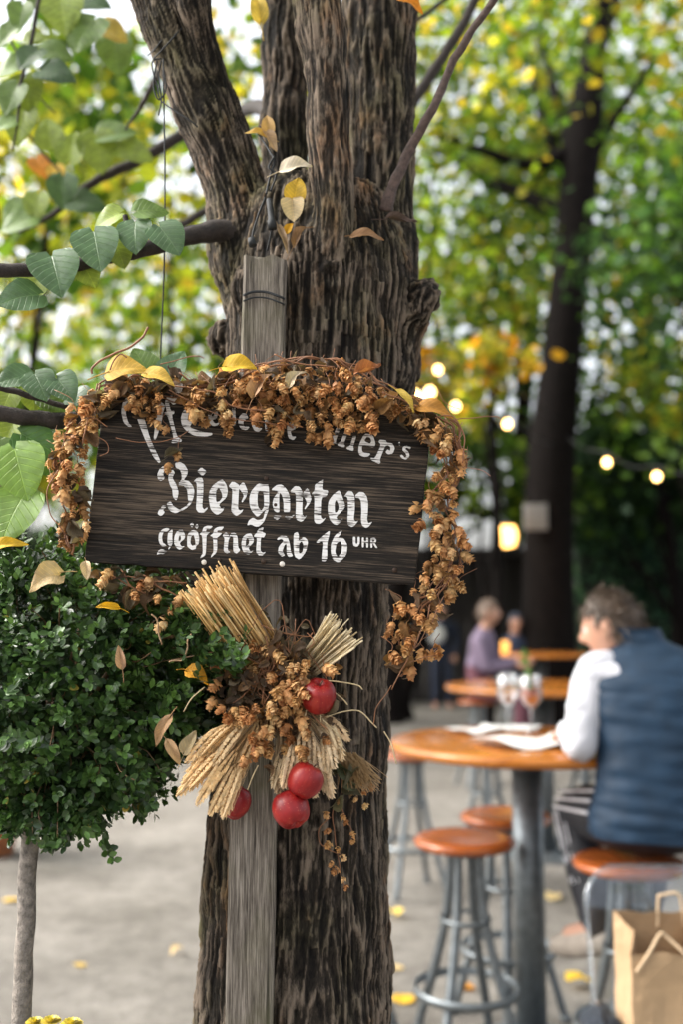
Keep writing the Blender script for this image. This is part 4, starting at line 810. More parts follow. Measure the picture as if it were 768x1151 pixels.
single_leaf('orange brown leaf at the right end of the garland', 490, 460, 1.43, 42, -15, 10, 30, (0.55, 0.26, 0.05), 1, .6)
single_leaf('cream coloured leaf topmost in the fork of the trunk', 301, 140, 1.57, 26, 95, 0, 0, (0.66, 0.42, 0.16), 0, .7)
single_leaf('narrow yellow leaf edge on in the fork of the trunk', 288, 149, 1.57, 28, 165, 0, 60, (0.70, 0.45, 0.10), 1, .4)
single_leaf('brown leaf hanging tip down in the fork of the trunk', 304, 160, 1.57, 30, -65, 0, 20, (0.58, 0.40, 0.24), 2, .5)
single_leaf('large pale leaf lying flat on the front stem in the fork', 332, 187, 1.52, 36, 10, 10, 30, (0.78, 0.68, 0.52), 0, .75)
single_leaf('rounded golden yellow leaf between the stems of the trunk', 333, 212, 1.525, 30, 80, 5, 0, (0.76, 0.50, 0.06), 1, 1.0)
single_leaf('pale wrinkled tan leaf below the golden leaf in the fork', 329, 237, 1.525, 34, -85, 10, 0, (0.66, 0.52, 0.30), 2, .9)
single_leaf('small thin tan leaf at the top end of the grey post', 318, 268, 1.525, 36, -70, 10, 0, (0.45, 0.32, 0.2), 0, .25)
single_leaf('curled brown leaf left of the post top cable plug', 337, 262, 1.525, 32, 60, 10, 0, (0.30, 0.18, 0.10), 1, .4, True)
single_leaf('tiny orange leaf at the foot of the trunk fork', 325, 256, 1.525, 15, 60, 0, 0, (0.8, 0.42, 0.02), 0, .8)
single_leaf('curled brown leaf stuck on the bark of the right stem', 413, 264, 1.53, 38, -5, 10, 40, (0.40, 0.23, 0.12), 1, .4)
single_leaf('dark rolled leaf hanging at the foot of the thin shoot', 452, 249, 1.55, 38, -15, 10, 60, (0.13, 0.09, 0.08), 2, .25)
single_leaf('pale yellow leaf high up between the left limb and rear stem', 290, 8, 1.7, 40, 100, 0, 0, (0.85, 0.62, 0.12), 0, .6)
single_leaf('orange leaf coloured for the warm glow at the top of the right stem', 463, 3, 1.60, 34, -30, 5, 0, (0.85, 0.30, 0.02), 1, .7)  # warm glow on the bark put into the leaf colour; it emits nothing
single_leaf('brown scrap of leaf hanging over the painted letter B', 196, 511, 1.445, 26, 20, 0, 0, (0.13, 0.11, 0.07), 2, .4, True)

# ================================================================== harvest bouquet tied to the post
M_STRAW = plain('golden_straw', (0.58, 0.39, 0.155), 0.45, var=0.3, scale=90, tint=True, spec=0.5)
M_WHEAT = plain('wheat', (0.66, 0.47, 0.25), 0.55, var=0.22, scale=120, tint=True)
bq = thing('harvest_bouquet', 'bouquet of straw, wheat ears and dried hops tied to the grey post', 'bouquet', P(315, 775, 1.49))
def straw_bundle(name, base, spread, ends, n, r, tints, Y0=1.475, Y1=1.43, hollow=True):
    b_ = MB()
    for k in range(n):
        t = RNG.random(); e = np.array(ends[0]) * (1 - t) + np.array(ends[1]) * t
        ln = RNG.uniform(0.84, 1.05) if RNG.random() < .75 else RNG.uniform(.93, 1.14); e = np.array(base) + (e - base) * ln; off = (t - .5) * spread
        perp = np.array([ends[1][0] - ends[0][0], ends[1][1] - ends[0][1]], float); perp /= np.linalg.norm(perp)
        a = np.array(base) + perp * off + RNG.normal(0, 1.6, 2); dY = RNG.uniform(-0.016, 0.016)
        tn = np.array(tints[RNG.integers(0, len(tints))]) * RNG.uniform(.75, 1.2)
        m_ = (a + e) / 2 + RNG.normal(0, 1.2, 2)
        tube(b_, [P(a[0], a[1], Y0 + dY * .4), P(m_[0], m_[1], (Y0 + Y1) / 2 + dY), P(e[0] + RNG.normal(0, 1.5), e[1] + RNG.normal(0, 1.5), Y1 + dY * 1.4)], r * RNG.uniform(.7, 1.25), 6, 0, tn, sub=3)
    return b_.build(name, M_STRAW, bq)
straw_bundle('straw_bundle', (300, 752), 54, [(206, 672), (262, 634)], 170, 0.0013, [(1, .9, .8), (1.15, 1.1, 1.1), (.75, .62, .5), (1.3, 1.35, 1.6)])
straw_bundle('straw_bundle', (343, 752), 22, [(368, 686), (406, 724)], 80, 0.0010, [(1.1, 1.35, 2.2), (1.0, 1.2, 1.7), (.9, 1.0, 1.3)])
def wheat_ear(L=0.075):
    V = []; F_ = []; n0 = 0; rs = np.random.default_rng(5)
    rows = 19
    for j in range(rows):
        t = j / (rows - 1); w_ = (0.0052 * math.sin(PI * (0.12 + 0.80 * t)) + .0008)
        for sgn, ph in ((1, 0), (-1, 0.5), (0, .25)):
            y = L * (j + ph) / rows; a = 0.42 + rs.normal() * .16; ln = rs.uniform(.75, 1.25) * 0.0105 * (1 - .25 * t)
            o = np.array([sgn * w_ * .55, y, (w_ * .6 if sgn == 0 else 0)])
            d = np.array([sgn * math.sin(a), math.cos(a), 0.35 if sgn == 0 else 0.05]); d /= np.linalg.norm(d); s = np.cross(d, [0, 0, 1]); s /= np.linalg.norm(s) + 1e-9; u = np.cross(s, d)
            hw = w_ * .62
            v = [o, o + d * ln * .4 + s * hw, o + d * ln * .4 + u * hw, o + d * ln * .4 - s * hw, o + d * ln * .4 - u * hw, o + d * ln * 1.15]
            V += v; F_ += [tuple(q + n0 for q in f) for f in ((0, 1, 2), (0, 2, 3), (0, 3, 4), (0, 4, 1), (5, 2, 1), (5, 3, 2), (5, 4, 3), (5, 1, 4))]; n0 += 6
            if rs.random() < .7:
                e_ = o + d * ln * 1.05; V += [e_ - s * .0003, e_ + s * .0003, e_ + u * .0003, e_ + (d + [0, .6, 0]) * rs.uniform(.006, .018), e_ - s * .0002, e_ + s * .0002]; F_ += [tuple(q + n0 for q in f) for f in ((0, 1, 3), (1, 2, 3), (2, 0, 3))]; n0 += 6
    return np.array(V), np.array(F_)
EV, EF = wheat_ear()
def wheat_fan(ears, tints, base, Y0, Y1, L):
    for (ex_, ey_, dr) in ears:
        b_ = MB(); dY = RNG.uniform(-.014, .014); tip = np.array((ex_, ey_), float); bs = np.array(base) + RNG.normal(0, 3, 2); mid = bs + (tip - bs) * .55 + np.array([dr, -6])
        path = smooth_path([P(bs[0], bs[1], Y0), P(mid[0], mid[1], (Y0 + Y1) / 2 - .008 + dY), P(tip[0], tip[1], Y1 + dY)], 14)
        seg = np.linalg.norm(np.diff(path, axis=0), axis=1); cum = np.concatenate([[0], np.cumsum(seg)]); total = cum[-1]; l_ = L * RNG.uniform(.88, 1.1)
        # bend the ear along the last part of the stalk
        s0 = total - l_ * .96; yv = s0 + EV[:, 1] / 0.075 * l_
        cen = np.stack([np.interp(yv, cum, path[:, k]) for k in range(3)], -1); nx_ = np.stack([np.interp(yv + .004, cum, path[:, k]) for k in range(3)], -1); pv_ = np.stack([np.interp(yv - .004, cum, path[:, k]) for k in range(3)], -1)
        tg = nx_ - pv_; tg /= np.linalg.norm(tg, axis=1)[:, None] + 1e-9; over = np.maximum(0, yv - total)[:, None] * tg
        roll = RNG.uniform(-.9, .9); nr0 = np.array([math.sin(roll), -math.cos(roll), .2]); sd_ = np.cross(tg, nr0); sd_ /= np.linalg.norm(sd_, axis=1)[:, None]; up_ = np.cross(sd_, tg)
        V_ = cen + over + sd_ * EV[:, 0:1] + up_ * EV[:, 2:3]
        tn = np.array(tints[RNG.integers(0, len(tints))]) * RNG.uniform(.8, 1.15)
        b_.add(V_, EF, 0, np.repeat(RNG.uniform(.8, 1.15, (len(V_) // 6, 1)), 6, 0) * tn)
        keep_ = cum < s0 + .006; tube(b_, path[keep_], 0.0011, 5, 0, tn * .9)
        b_.build('wheat_ear', M_WHEAT, bq, smooth=False)
wheat_fan([(200, 893, 0), (206, 880, -4), (214, 884, 2), (222, 903, 0), (228, 893, 5), (236, 914, 2), (244, 910, 0), (250, 918, 3), (251, 896, 4), (262, 880, 6), (217, 866, -5), (232, 870, 0), (247, 876, 0), (268, 868, 4), (210, 856, -8), (240, 858, 0), (225, 850, -3)],
          [(1, 1, 1), (1.15, 1.12, 1.05), (.95, .85, .7)], (298, 795), 1.47, 1.43, 0.082)
wheat_fan([(308, 885, -2), (318, 884, 0), (326, 888, 0), (312, 890, 0), (333, 878, 2), (350, 862, 4), (360, 876, 3), (368, 868, 6), (376, 862, 8), (384, 854, 8), (366, 890, 2), (354, 895, 0), (372, 896, 4), (345, 870, 2), (391, 832, 6), (380, 840, 6), (338, 868, 0)],
          [(.95, 1.0, 1.1), (1.05, 1.12, 1.3), (.85, .85, .9)], (338, 800), 1.475, 1.44, 0.062)
lp = [(RNG.normal(316, 22), RNG.normal(770, 34), RNG.uniform(1.425, 1.475)) for _ in range(210)] + [(RNG.uniform(245, 300), RNG.uniform(745, 800), RNG.uniform(1.45, 1.49)) for _ in range(50)]
crumpled(bq, lp, 0.011, 0.024)
hp = []
def clus(cx_, cy_, sx, sy, n, Y):
    for _ in range(n): hp.append(list(P(RNG.normal(cx_, sx), RNG.normal(cy_, sy), Y + RNG.uniform(-.012, .012))))
clus(325, 775, 14, 26, 30, 1.42); clus(285, 806, 12, 9, 10, 1.42); clus(262, 797, 10, 6, 6, 1.435); clus(290, 838, 6, 12, 7, 1.42); clus(330, 830, 8, 12, 8, 1.425); clus(340, 755, 8, 10, 6, 1.43); clus(250, 760, 6, 16, 5, 1.455); clus(305, 730, 14, 8, 6, 1.44); clus(355, 838, 6, 8, 5, 1.44)
hang_hops(bq, hp, 100, (0.6, 0.9), 0.9)
vb = MB()
for pts, r in [([(288, 700), (322, 712), (345, 716), (352, 712)], .0009), ([(330, 712), (312, 728), (308, 745), (318, 752)], .0009), ([(300, 715), (302, 740), (292, 755), (285, 770)], .0012), ([(345, 712), (352, 722), (340, 735)], .0008), ([(262, 790), (300, 760), (318, 735)], .0008), ([(300, 752), (280, 740), (262, 738)], .001)] + [([(RNG.normal(315, 22), RNG.normal(765, 32)) for _ in range(4)], .0007) for _ in range(22)]:
    tube(vb, wild([P(x, y, 1.428 + RNG.uniform(0, .02)) for x, y in pts], 40, .003, 8), r, 5)
vb.build('tie_vine', M_VINE, bq)
for pts in [[(355, 764), (380, 766), (402, 770), (408, 775)], [(376, 778), (386, 786), (391, 792)], [(366, 806), (385, 800), (404, 799), (418, 812), (424, 818)], [(347, 766), (346, 790), (342, 808)], [(352, 766), (359, 785), (360, 812)], [(432, 822), (440, 836), (446, 858)], [(290, 860), (284, 872), (278, 888)], [(230, 772), (215, 785), (206, 800)], [(362, 808), (380, 826), (386, 838)]]:
    vb = MB(); tube(vb, [P(x, y, 1.43) for x, y in pts], .0009, 5, 0, (.9, 1.05, 1.5), sub=5); vb.build('straw_stalk', M_STRAW, bq)
# trailing hop strand on the trunk, lower right of the bouquet
st = thing('hop_strand', 'thin strand of small dried hop flowers trailing down the trunk below the bouquet', 'hop strand', P(385, 890, 1.51))
sp_ = [(402, 872), (408, 880), (396, 884), (412, 892), (402, 900), (390, 876), (418, 884), (383, 920), (392, 926), (396, 938), (398, 946), (372, 950), (380, 956), (384, 966), (374, 972), (380, 980), (388, 990), (390, 998), (366, 916), (372, 936), (412, 906), (398, 890), (384, 900)]
hang_hops(st, [list(P(x, y - 4, 1.515)) for x, y in sp_], 100, (.55, .75), .9, (2, 4))
vb = MB()
for pts in [[(385, 850), (384, 890), (374, 915), (378, 950), (384, 985), (390, 998)], [(384, 905), (394, 930), (398, 945)], [(372, 918), (360, 930), (360, 948), (372, 956), (388, 962)], [(378, 858), (400, 866), (412, 880)]]: tube(vb, wild([P(x, y, 1.522) for x, y in pts], 40, .002, 8), .0008, 5)
vb.build('vine', M_VINE, st)
fz = MB()
for _ in range(260):
    a = RNG.uniform(-2.2, -.7); c = np.array([385 + RNG.uniform(0, 16), 845 + RNG.uniform(0, 14)]); ln = RNG.uniform(12, 34); e = c + ln * np.array([math.cos(a), -math.sin(a)]) * [1, 1] + np.array([12, 6])
    tube(fz, [P(c[0], c[1], 1.52), P(*((c + e) / 2 + RNG.normal(0, 2, 2)), 1.505), P(e[0], e[1], 1.50 + RNG.uniform(-.01, .015))], .0005, 3, 0, (.6, .55, .6), cap=False)
fz.build('dried_panicle', M_STRAW, st)
crumpled(st, [(388, 878, 1.505), (386, 886, 1.51), (394, 870, 1.505), (378, 868, 1.51), (400, 862, 1.51), (374, 905, 1.52)], .022, .034, 'leaf', [(.10, .11, .06), (.13, .12, .07)])

# ---- apples
def apple_mat():
    m, n, l, b = mat_new('red_apple_skin')
    tc = N(n, 'ShaderNodeTexCoord'); mp = N(n, 'ShaderNodeMapping'); mp.inputs['Scale'].default_value = (1, 1, .25); l.new(tc.outputs['Object'], mp.inputs[0])
    a = N(n, 'ShaderNodeTexNoise', Scale=110.0, Detail=5.0); l.new(mp.outputs[0], a.inputs['Vector'])
    g = N(n, 'ShaderNodeTexNoise', Scale=22.0, Detail=3.0); l.new(tc.outputs['Object'], g.inputs['Vector'])
    rp = ramp(n, [(.30, (.11, .0025, .004)), (.55, (.24, .006, .007)), (.78, (.38, .035, .016))]); mm = N(n, 'ShaderNodeMath', operation='MULTIPLY_ADD'); l.new(a.outputs['Fac'], mm.inputs[0]); mm.inputs[1].default_value = .5
    m2 = N(n, 'ShaderNodeMath', operation='MULTIPLY'); l.new(g.outputs['Fac'], m2.inputs[0]); m2.inputs[1].default_value = .55; l.new(m2.outputs[0], mm.inputs[2]); l.new(mm.outputs[0], rp.inputs[0])
    vo = N(n, 'ShaderNodeTexVoronoi', Scale=260.0); l.new(tc.outputs['Object'], vo.inputs['Vector']); mr = N(n, 'ShaderNodeMapRange'); l.new(vo.outputs['Distance'], mr.inputs[0]); mr.inputs[1].default_value = .10; mr.inputs[2].default_value = .2; mr.inputs[3].default_value = .55; mr.inputs[4].default_value = 0
    l.new(mixc(n, l, mr.outputs[0], rp.outputs[0], (.45, .16, .08)), b.inputs['Base Color']); b.inputs['Roughness'].default_value = .42; b.inputs['Specular IOR Level'].default_value = .35; b.inputs['Coat Weight'].default_value = .12; b.inputs['Coat Roughness'].default_value = .25
    return m
M_APPLE = apple_mat(); M_STEM = plain('apple_stem', (.09, .05, .03), .7)
for lab, px, py, Y, r, tx, ty in [('red apple wired under the pale straw bundle, topmost of the apples', 358, 783, 1.430, 19.5, 25, 20), ('red apple resting just above another apple, right of the post', 343, 877, 1.425, 19.5, -30, 10), ('lowest red apple, below another apple at the right edge of the post', 327, 910, 1.43, 20.5, 40, -10), ('dark red apple half hidden under the left fan of wheat ears', 263, 901, 1.475, 18, 35, 25)]:
    q = r * Y / F_PX; c = P(px, py, Y); ap = thing('apple', lab, 'apple', c, 'apples in the bouquet'); ap.rotation_euler = (R(tx), R(ty), RNG.uniform(0, 6))
    prof = [(0.001, -.80), (.12, -.83), (.25, -.90), (.45, -.90), (.70, -.76), (.88, -.50), (.99, -.12), (1.0, .15), (.93, .46), (.78, .72), (.55, .87), (.32, .90), (.16, .83), (.06, .68), (0.001, .60)]
    prof = smooth_path([(a, b2, 0) for a, b2 in prof], 3)[:, :2]; prof[:, 0] = np.maximum(prof[:, 0], .001)
    k = MB(); lathe(k, prof * q, (0, 0, 0), 40); v = k.V[0]; an = np.arctan2(v[:, 1], v[:, 0]); v2 = v * (1 + .025 * np.cos(5 * an + px) * (np.abs(v[:, 2]) / q) + .03 * noise3(v * 28 + px))[:, None]; k.V[0] = v2
    local_obj('skin', k, M_APPLE, ap)
    k = MB(); tube(k, [(0, 0, q * .60), (q * .03, 0, q * .85), (q * .14, q * .05, q * 1.12)], [q * .045, q * .035, q * .06], 7, sub=4); local_obj('stem', k, M_STEM, ap)

# ================================================================== clipped boxwood on a stem, in a planter with yellow flowers
M_BOX = leaf_mat('boxwood_leaf', .15, .33, spec=.55)
M_BOXSTEM = plain('boxwood_stem_bark', (.20, .175, .15), .85, var=.55, scale=90, bump=.8)
bx = thing('boxwood_tree', 'clipped boxwood ball on a bare mottled stem left of the trunk', 'tree', P(28, 1151, 1.55) * 1.0 - Vector((0, 0, .12)))
bC = np.array(P(66, 765, 1.62)); RADX, RADY, RADZ = .24, .205, .212
tips = []; n_tw = 2700
d = RNG.normal(size=(n_tw, 3)); d /= np.linalg.norm(d, axis=1)[:, None]
lump_ = 1 + .16 * noise3(d * 2.3 + 4) + .13 * noise3(d * 5.5) + .06 * noise3(d * 11)
rad = (np.where(RNG.random(n_tw) < .62, RNG.uniform(.90, 1.04, n_tw), RNG.uniform(.5, .92, n_tw)) * lump_)
tipp = bC + d * rad[:, None] * [RADX, RADY, RADZ]; tipp[:, 0] += .05 * np.clip(d[:, 0], 0, 1) * np.clip(d[:, 2] + .35, 0, 1)
extra = []
for (px, py, Y, n, s) in [(272, 742, 1.42, 5, 4), (225, 700, 1.45, 26, 16), (240, 722, 1.45, 14, 12), (258, 738, 1.42, 8, 8), (58, 935, 1.47, 12, 10), (80, 925, 1.5, 26, 14), (100, 915, 1.53, 14, 8), (10, 905, 1.5, 46, 22), (8, 930, 1.5, 14, 8), (40, 915, 1.5, 30, 14), (8, 600, 1.5, 12, 8), (20, 640, 1.5, 36, 18), (90, 905, 1.48, 26, 20), (150, 880, 1.46, 20, 16), (195, 690, 1.5, 50, 24), (110, 650, 1.5, 40, 30)]:
    for _ in range(n): extra.append(list(P(RNG.normal(px, s), RNG.normal(py, s), Y + RNG.normal(0, .02))))
tipp = np.concatenate([tipp, np.array(extra)])
zz_ = (tipp[:, 0] / tipp[:, 1] * F_PX + CX); pyy = 690 - (tipp[:, 2] - CAM_H) / tipp[:, 1] * F_PX
tipp = tipp[~((zz_ > 92) & (zz_ < 480) & (pyy < 652) & (tipp[:, 1] < 1.58))]
dd = tipp - bC; dd /= np.linalg.norm(dd, axis=1)[:, None]
tdir = dd + RNG.normal(size=dd.shape) * .45 + [0, -.15, .25]; tdir /= np.linalg.norm(tdir, axis=1)[:, None]
BXV = np.array([(0, 0, 0), (.25, .30, .06), (.29, .58, .05), (.14, .9, 0), (0, .98, -.02), (-.14, .9, 0), (-.29, .58, .05), (-.25, .30, .06), (0, .5, -.02)]); BXF = np.array([(0, 1, 2, 8), (8, 2, 3, 4), (0, 8, 6, 7), (8, 4, 5, 6)])
cb = MB(); nt_ = len(tipp); hue = noise3(tipp * 9)[:, None]
for k in range(5):     # leaf pairs along each sprig, the youngest at the tip
    for sgn in (1, -1, 0) if k == 4 else (1, -1):
        ref = RNG.normal(size=(nt_, 3)); sd_ = np.cross(tdir, ref); sd_ /= np.linalg.norm(sd_, axis=1)[:, None]
        if k % 2: sd_ = np.cross(tdir, sd_)
        pos = tipp - tdir * (.030 - .0075 * k) + RNG.normal(size=(nt_, 3)) * .002
        dl = sd_ * (sgn * .95) + tdir * (.45 + .12 * k); nr = tdir * .9 - sd_ * sgn * .4 + [0, -.15, .5]
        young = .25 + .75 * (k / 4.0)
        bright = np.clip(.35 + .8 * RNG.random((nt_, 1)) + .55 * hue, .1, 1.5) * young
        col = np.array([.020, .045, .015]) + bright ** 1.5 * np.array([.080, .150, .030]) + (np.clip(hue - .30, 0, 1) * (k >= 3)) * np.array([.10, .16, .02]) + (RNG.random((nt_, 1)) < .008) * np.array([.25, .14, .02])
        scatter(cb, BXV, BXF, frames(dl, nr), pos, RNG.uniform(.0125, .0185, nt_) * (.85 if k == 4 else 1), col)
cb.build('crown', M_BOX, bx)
tw = MB(); crot = np.array(P(40, 900, 1.56))
for i in RNG.choice(nt_, 420, replace=False):
    e = tipp[i]; s = bC + (e - bC) * .35; s = bC + (e - bC) * .7; tube(tw, [s, (s + e) / 2 + RNG.normal(0, .006, 3), e - (e - bC) * .03], .0009, 4, 0, (.5, .45, .4), sub=2, cap=False)
for _ in range(16):
    e = bC + np.clip(RNG.normal(size=3), -1.3, 1.3) * [.08, .07, .07]; tube(tw, [crot, (crot + e) / 2 + RNG.normal(0, .02, 3), e], [.006, .003], 6, sub=4)
for pts in [[(190, 745), (207, 740), (212, 718), (216, 712)], [(168, 690), (178, 700), (182, 725)]]: tube(tw, wild([P(x, y, 1.42) for x, y in pts], 50, .004, 6), .0012, 5)
tw.build('twigs', M_VINE_PALE, bx)
sb_ = MB(); sp0 = [P(22, 1260, 1.56), P(24, 1151, 1.56), P(27, 1060, 1.56), P(32, 960, 1.56), P(38, 890, 1.56), P(50, 800, 1.56)]; pp = tube(sb_, wild(sp0, 20, .002, 10), [.0155, .0145, .0135, .0135, .013, .010], 16); sb_.build('trunk', M_BOXSTEM, bx)
single_leaf('bright yellow narrow leaf on top of the boxwood ball under the board', 120, 682, 1.415, 30, 175, 10, 40, (.80, .45, .02), 0, .4)
single_leaf('orange leaf pair caught in the right side of the boxwood ball', 221, 757, 1.415, 32, -20, 10, 10, (.70, .34, .03), 1, .8, True)
single_leaf('pale pinkish leaf standing in the boxwood ball', 135, 738, 1.415, 30, 100, 0, 0, (.58, .36, .22), 2, .5)
single_leaf('long brown leaf hanging at the right flank of the boxwood ball', 181, 822, 1.415, 44, -118, 0, 0, (.52, .32, .17), 1, .4)
single_leaf('light brown leaf pointing down beside the wheat ears', 195, 846, 1.40, 36, -60, 0, 0, (.55, .36, .20), 0, .45)
single_leaf('pale buff leaf between the boxwood ball and the wheat', 214, 834, 1.43, 34, 60, 0, 0, (.62, .50, .30), 2, .6)
single_leaf('large pale leaf lying in the boxwood ball below the left hops', 52, 648, 1.415, 44, 200, 30, 30, (.62, .46, .24), 1, 1.0, True)
single_leaf('yellow leaf at the left edge of the boxwood ball', 10, 611, 1.415, 46, 5, 10, 50, (.72, .46, .04), 1, .4)
single_leaf('small tan leaf tucked under the lower edge of the board', 97, 642, 1.415, 26, -80, 10, 0, (.66, .5, .3), 2, .6)
for px, py in [(195, 686), (187, 700), (165, 655), (140, 655)]: pass
nest = thing('hop_sprig', 'dry hop sprig with brown stalks lying on the boxwood under the board', 'hop sprig', P(160, 655, 1.45))
hang_hops(nest, [list(P(x, y, 1.44)) for x, y in [(118, 648), (125, 640), (195, 684), (187, 698), (160, 652), (205, 668), (150, 664), (178, 668), (168, 648)]], 100, (.6, .9), .9)
vb = MB()
for pts in [[(120, 645), (140, 655), (165, 668)], [(135, 640), (150, 660), (172, 662)], [(160, 645), (180, 660), (200, 672)], [(140, 668), (170, 655), (210, 655)], [(110, 655), (150, 648), (190, 665)]]: tube(vb, wild([P(x, y, 1.45) for x, y in pts], 40, .003, 6), .0011, 5)
vb.build('stalks', M_VINE, nest); crumpled(nest, [(RNG.uniform(110, 215), RNG.uniform(642, 672), RNG.uniform(1.44, 1.49)) for _ in range(46)], .015, .03)

plC = Vector((P(24, 1151, 1.56).x, 1.56, 0))
pl = thing('planter', 'tall grey planter standing on the gravel under the boxwood ball', 'planter', plC)
M_PLANTER = plain('grey_planter', (.16, .16, .16), .6, var=.15, bump=.2); M_SOIL = plain('soil', (.03, .022, .016), .95, var=.4, scale=60, bump=1)
b_ = MB(); lathe(b_, [(.001, 0), (.15, 0), (.155, .01), (.19, .80), (.205, .805), (.205, .84), (.19, .845), (.18, .84), (.175, .78)], plC, 36); b_.build('pot', M_PLANTER, pl)
b_ = MB(); lathe(b_, [(.176, .80), (.12, .812), (.05, .808), (.001, .81)], plC, 24); b_.build('soil', M_SOIL, pl)
M_PETAL = plain('yellow_petal', (.60, .46, .06), .5, var=.1, tint=True); M_MUM = leaf_mat('flower_leaf', .25, .5)
mu = thing('chrysanthemum', 'yellow flowers just showing at the foot of the boxwood stem', 'flowers', plC + Vector((.03, -.07, .81)))
PET_V = np.array([(0, 0, 0), (.20, .4, .06), (.16, .85, .02), (0, 1, -.03), (-.16, .85, .02), (-.20, .4, .06)]); PET_F = LEAF6_F
heads = [(39, 1150, 1.47, 11), (57, 1149, 1.46, 12), (80, 1152, 1.45, 13)] + [(RNG.uniform(-60, 110), RNG.uniform(1162, 1215), RNG.uniform(1.42, 1.6), 15) for _ in range(9)]
lfm = MB(); stm = MB()
for hx, hy, hY, s in heads:
    c = np.array(P(hx, hy, hY)); q = s * hY / F_PX; b_ = MB()
    for lay in range(4):
        n = 16 - 3 * lay; a = np.linspace(0, 2 * PI, n, endpoint=False) + lay * .2; el = .15 + .36 * lay
        dl = np.stack([np.cos(a) * math.cos(el), np.sin(a) * math.cos(el), np.full(n, math.sin(el))], -1); scatter(b_, PET_V * [1.2, 1, 1], PET_F, frames(dl, np.tile([[0, 0, 1.0]], (n, 1)) + dl * .01), np.tile(c, (n, 1)), q * (1 - .17 * lay), np.array([[1, 1 + .04 * lay, 1.0]]) * RNG.uniform(.85, 1.1, (n, 1)))
    b_.build('flower_head', M_PETAL, mu)
    tube(stm, [c - [0, 0, .003], (c + np.array(plC) + [0, -.07, .81]) / 2 + RNG.normal(0, .01, 3), np.array(plC) + [RNG.normal(.02, .04), -.05 + RNG.normal(0, .03), .805]], .0018, 5, sub=4)
n = 260; pos = np.array(plC) + np.stack([RNG.normal(.03, .07, n), RNG.normal(-.04, .05, n), RNG.uniform(.82, .915, n)], -1)
scatter(lfm, LEAF6_V, LEAF6_F, frames(RNG.normal(size=(n, 3)), RNG.normal(size=(n, 3)) + [0, 0, 1]), pos, .032, np.array([.04, .085, .03]) * RNG.uniform(.6, 1.3, (n, 1)))
lfm.build('foliage', M_MUM, mu); stm.build('stems', M_TWIG, mu)

# ---- cables
def cable(label, lines_, r, cat='cable', name='cable'):
    b_ = MB()
    for pts in lines_: tube(b_, [P(*q) for q in pts], r, 7, sub=8)
    return tag(b_.build(name, M_CABLE), label, cat)
cable('thin black cable looped round the left limb and hanging straight down', [[(183, 66, 1.605), (184, 120, 1.60), (185, 200, 1.60), (184, 300, 1.60), (180, 405, 1.60)],
    [(181, 66, 1.60), (172, 68, 1.60), (171, 78, 1.60), (176, 95, 1.60), (180, 112, 1.60), (195, 124, 1.59), (214, 136, 1.585), (222, 143, 1.59)], [(181, 68, 1.60), (178, 85, 1.60), (181, 110, 1.60), (178, 130, 1.60)], [(176, 68, 1.60), (172, 95, 1.60), (178, 112, 1.60), (186, 100, 1.60), (183, 72, 1.60)],
    [(166, 62, 1.68), (173, 56, 1.615), (185, 42, 1.60), (205, 26, 1.598), (228, 14, 1.60)], [(172, 66, 1.62), (182, 56, 1.595), (200, 36, 1.59), (216, 18, 1.60)]], .0013)
cb_ = thing('light_cable', 'black light cable with a plug lying in the fork above the post', 'cable', P(305, 240, 1.52))
b_ = MB()
for pts in [[(290, 150, 1.57), (303, 170, 1.555), (308, 182, 1.545), (303, 200, 1.54), (299, 218, 1.535)], [(308, 176, 1.545), (302, 188, 1.54), (310, 196, 1.54), (304, 215, 1.535)], [(298, 222, 1.535), (290, 242, 1.53), (284, 262, 1.525), (283, 275, 1.522)], [(305, 258, 1.525), (303, 270, 1.53), (300, 282, 1.54)]]: tube(b_, [P(*q) for q in pts], .0016, 7, sub=8)
b_.build('wire', M_CABLE, cb_)
b_ = MB(); tube(b_, [P(302, 224, 1.53), P(304, 236, 1.527), P(305, 247, 1.525), P(305, 248, 1.525), P(306.5, 257, 1.523)], [.0042, .005, .0052, .0068, .0068], 12); b_.build('plug', M_CABLE, cb_)
b_ = MB(); tube(b_, [P(282, 268, 1.522), P(284, 276, 1.520)], [.0055, .0065], 10); b_.build('connector', M_CABLE, cb_)
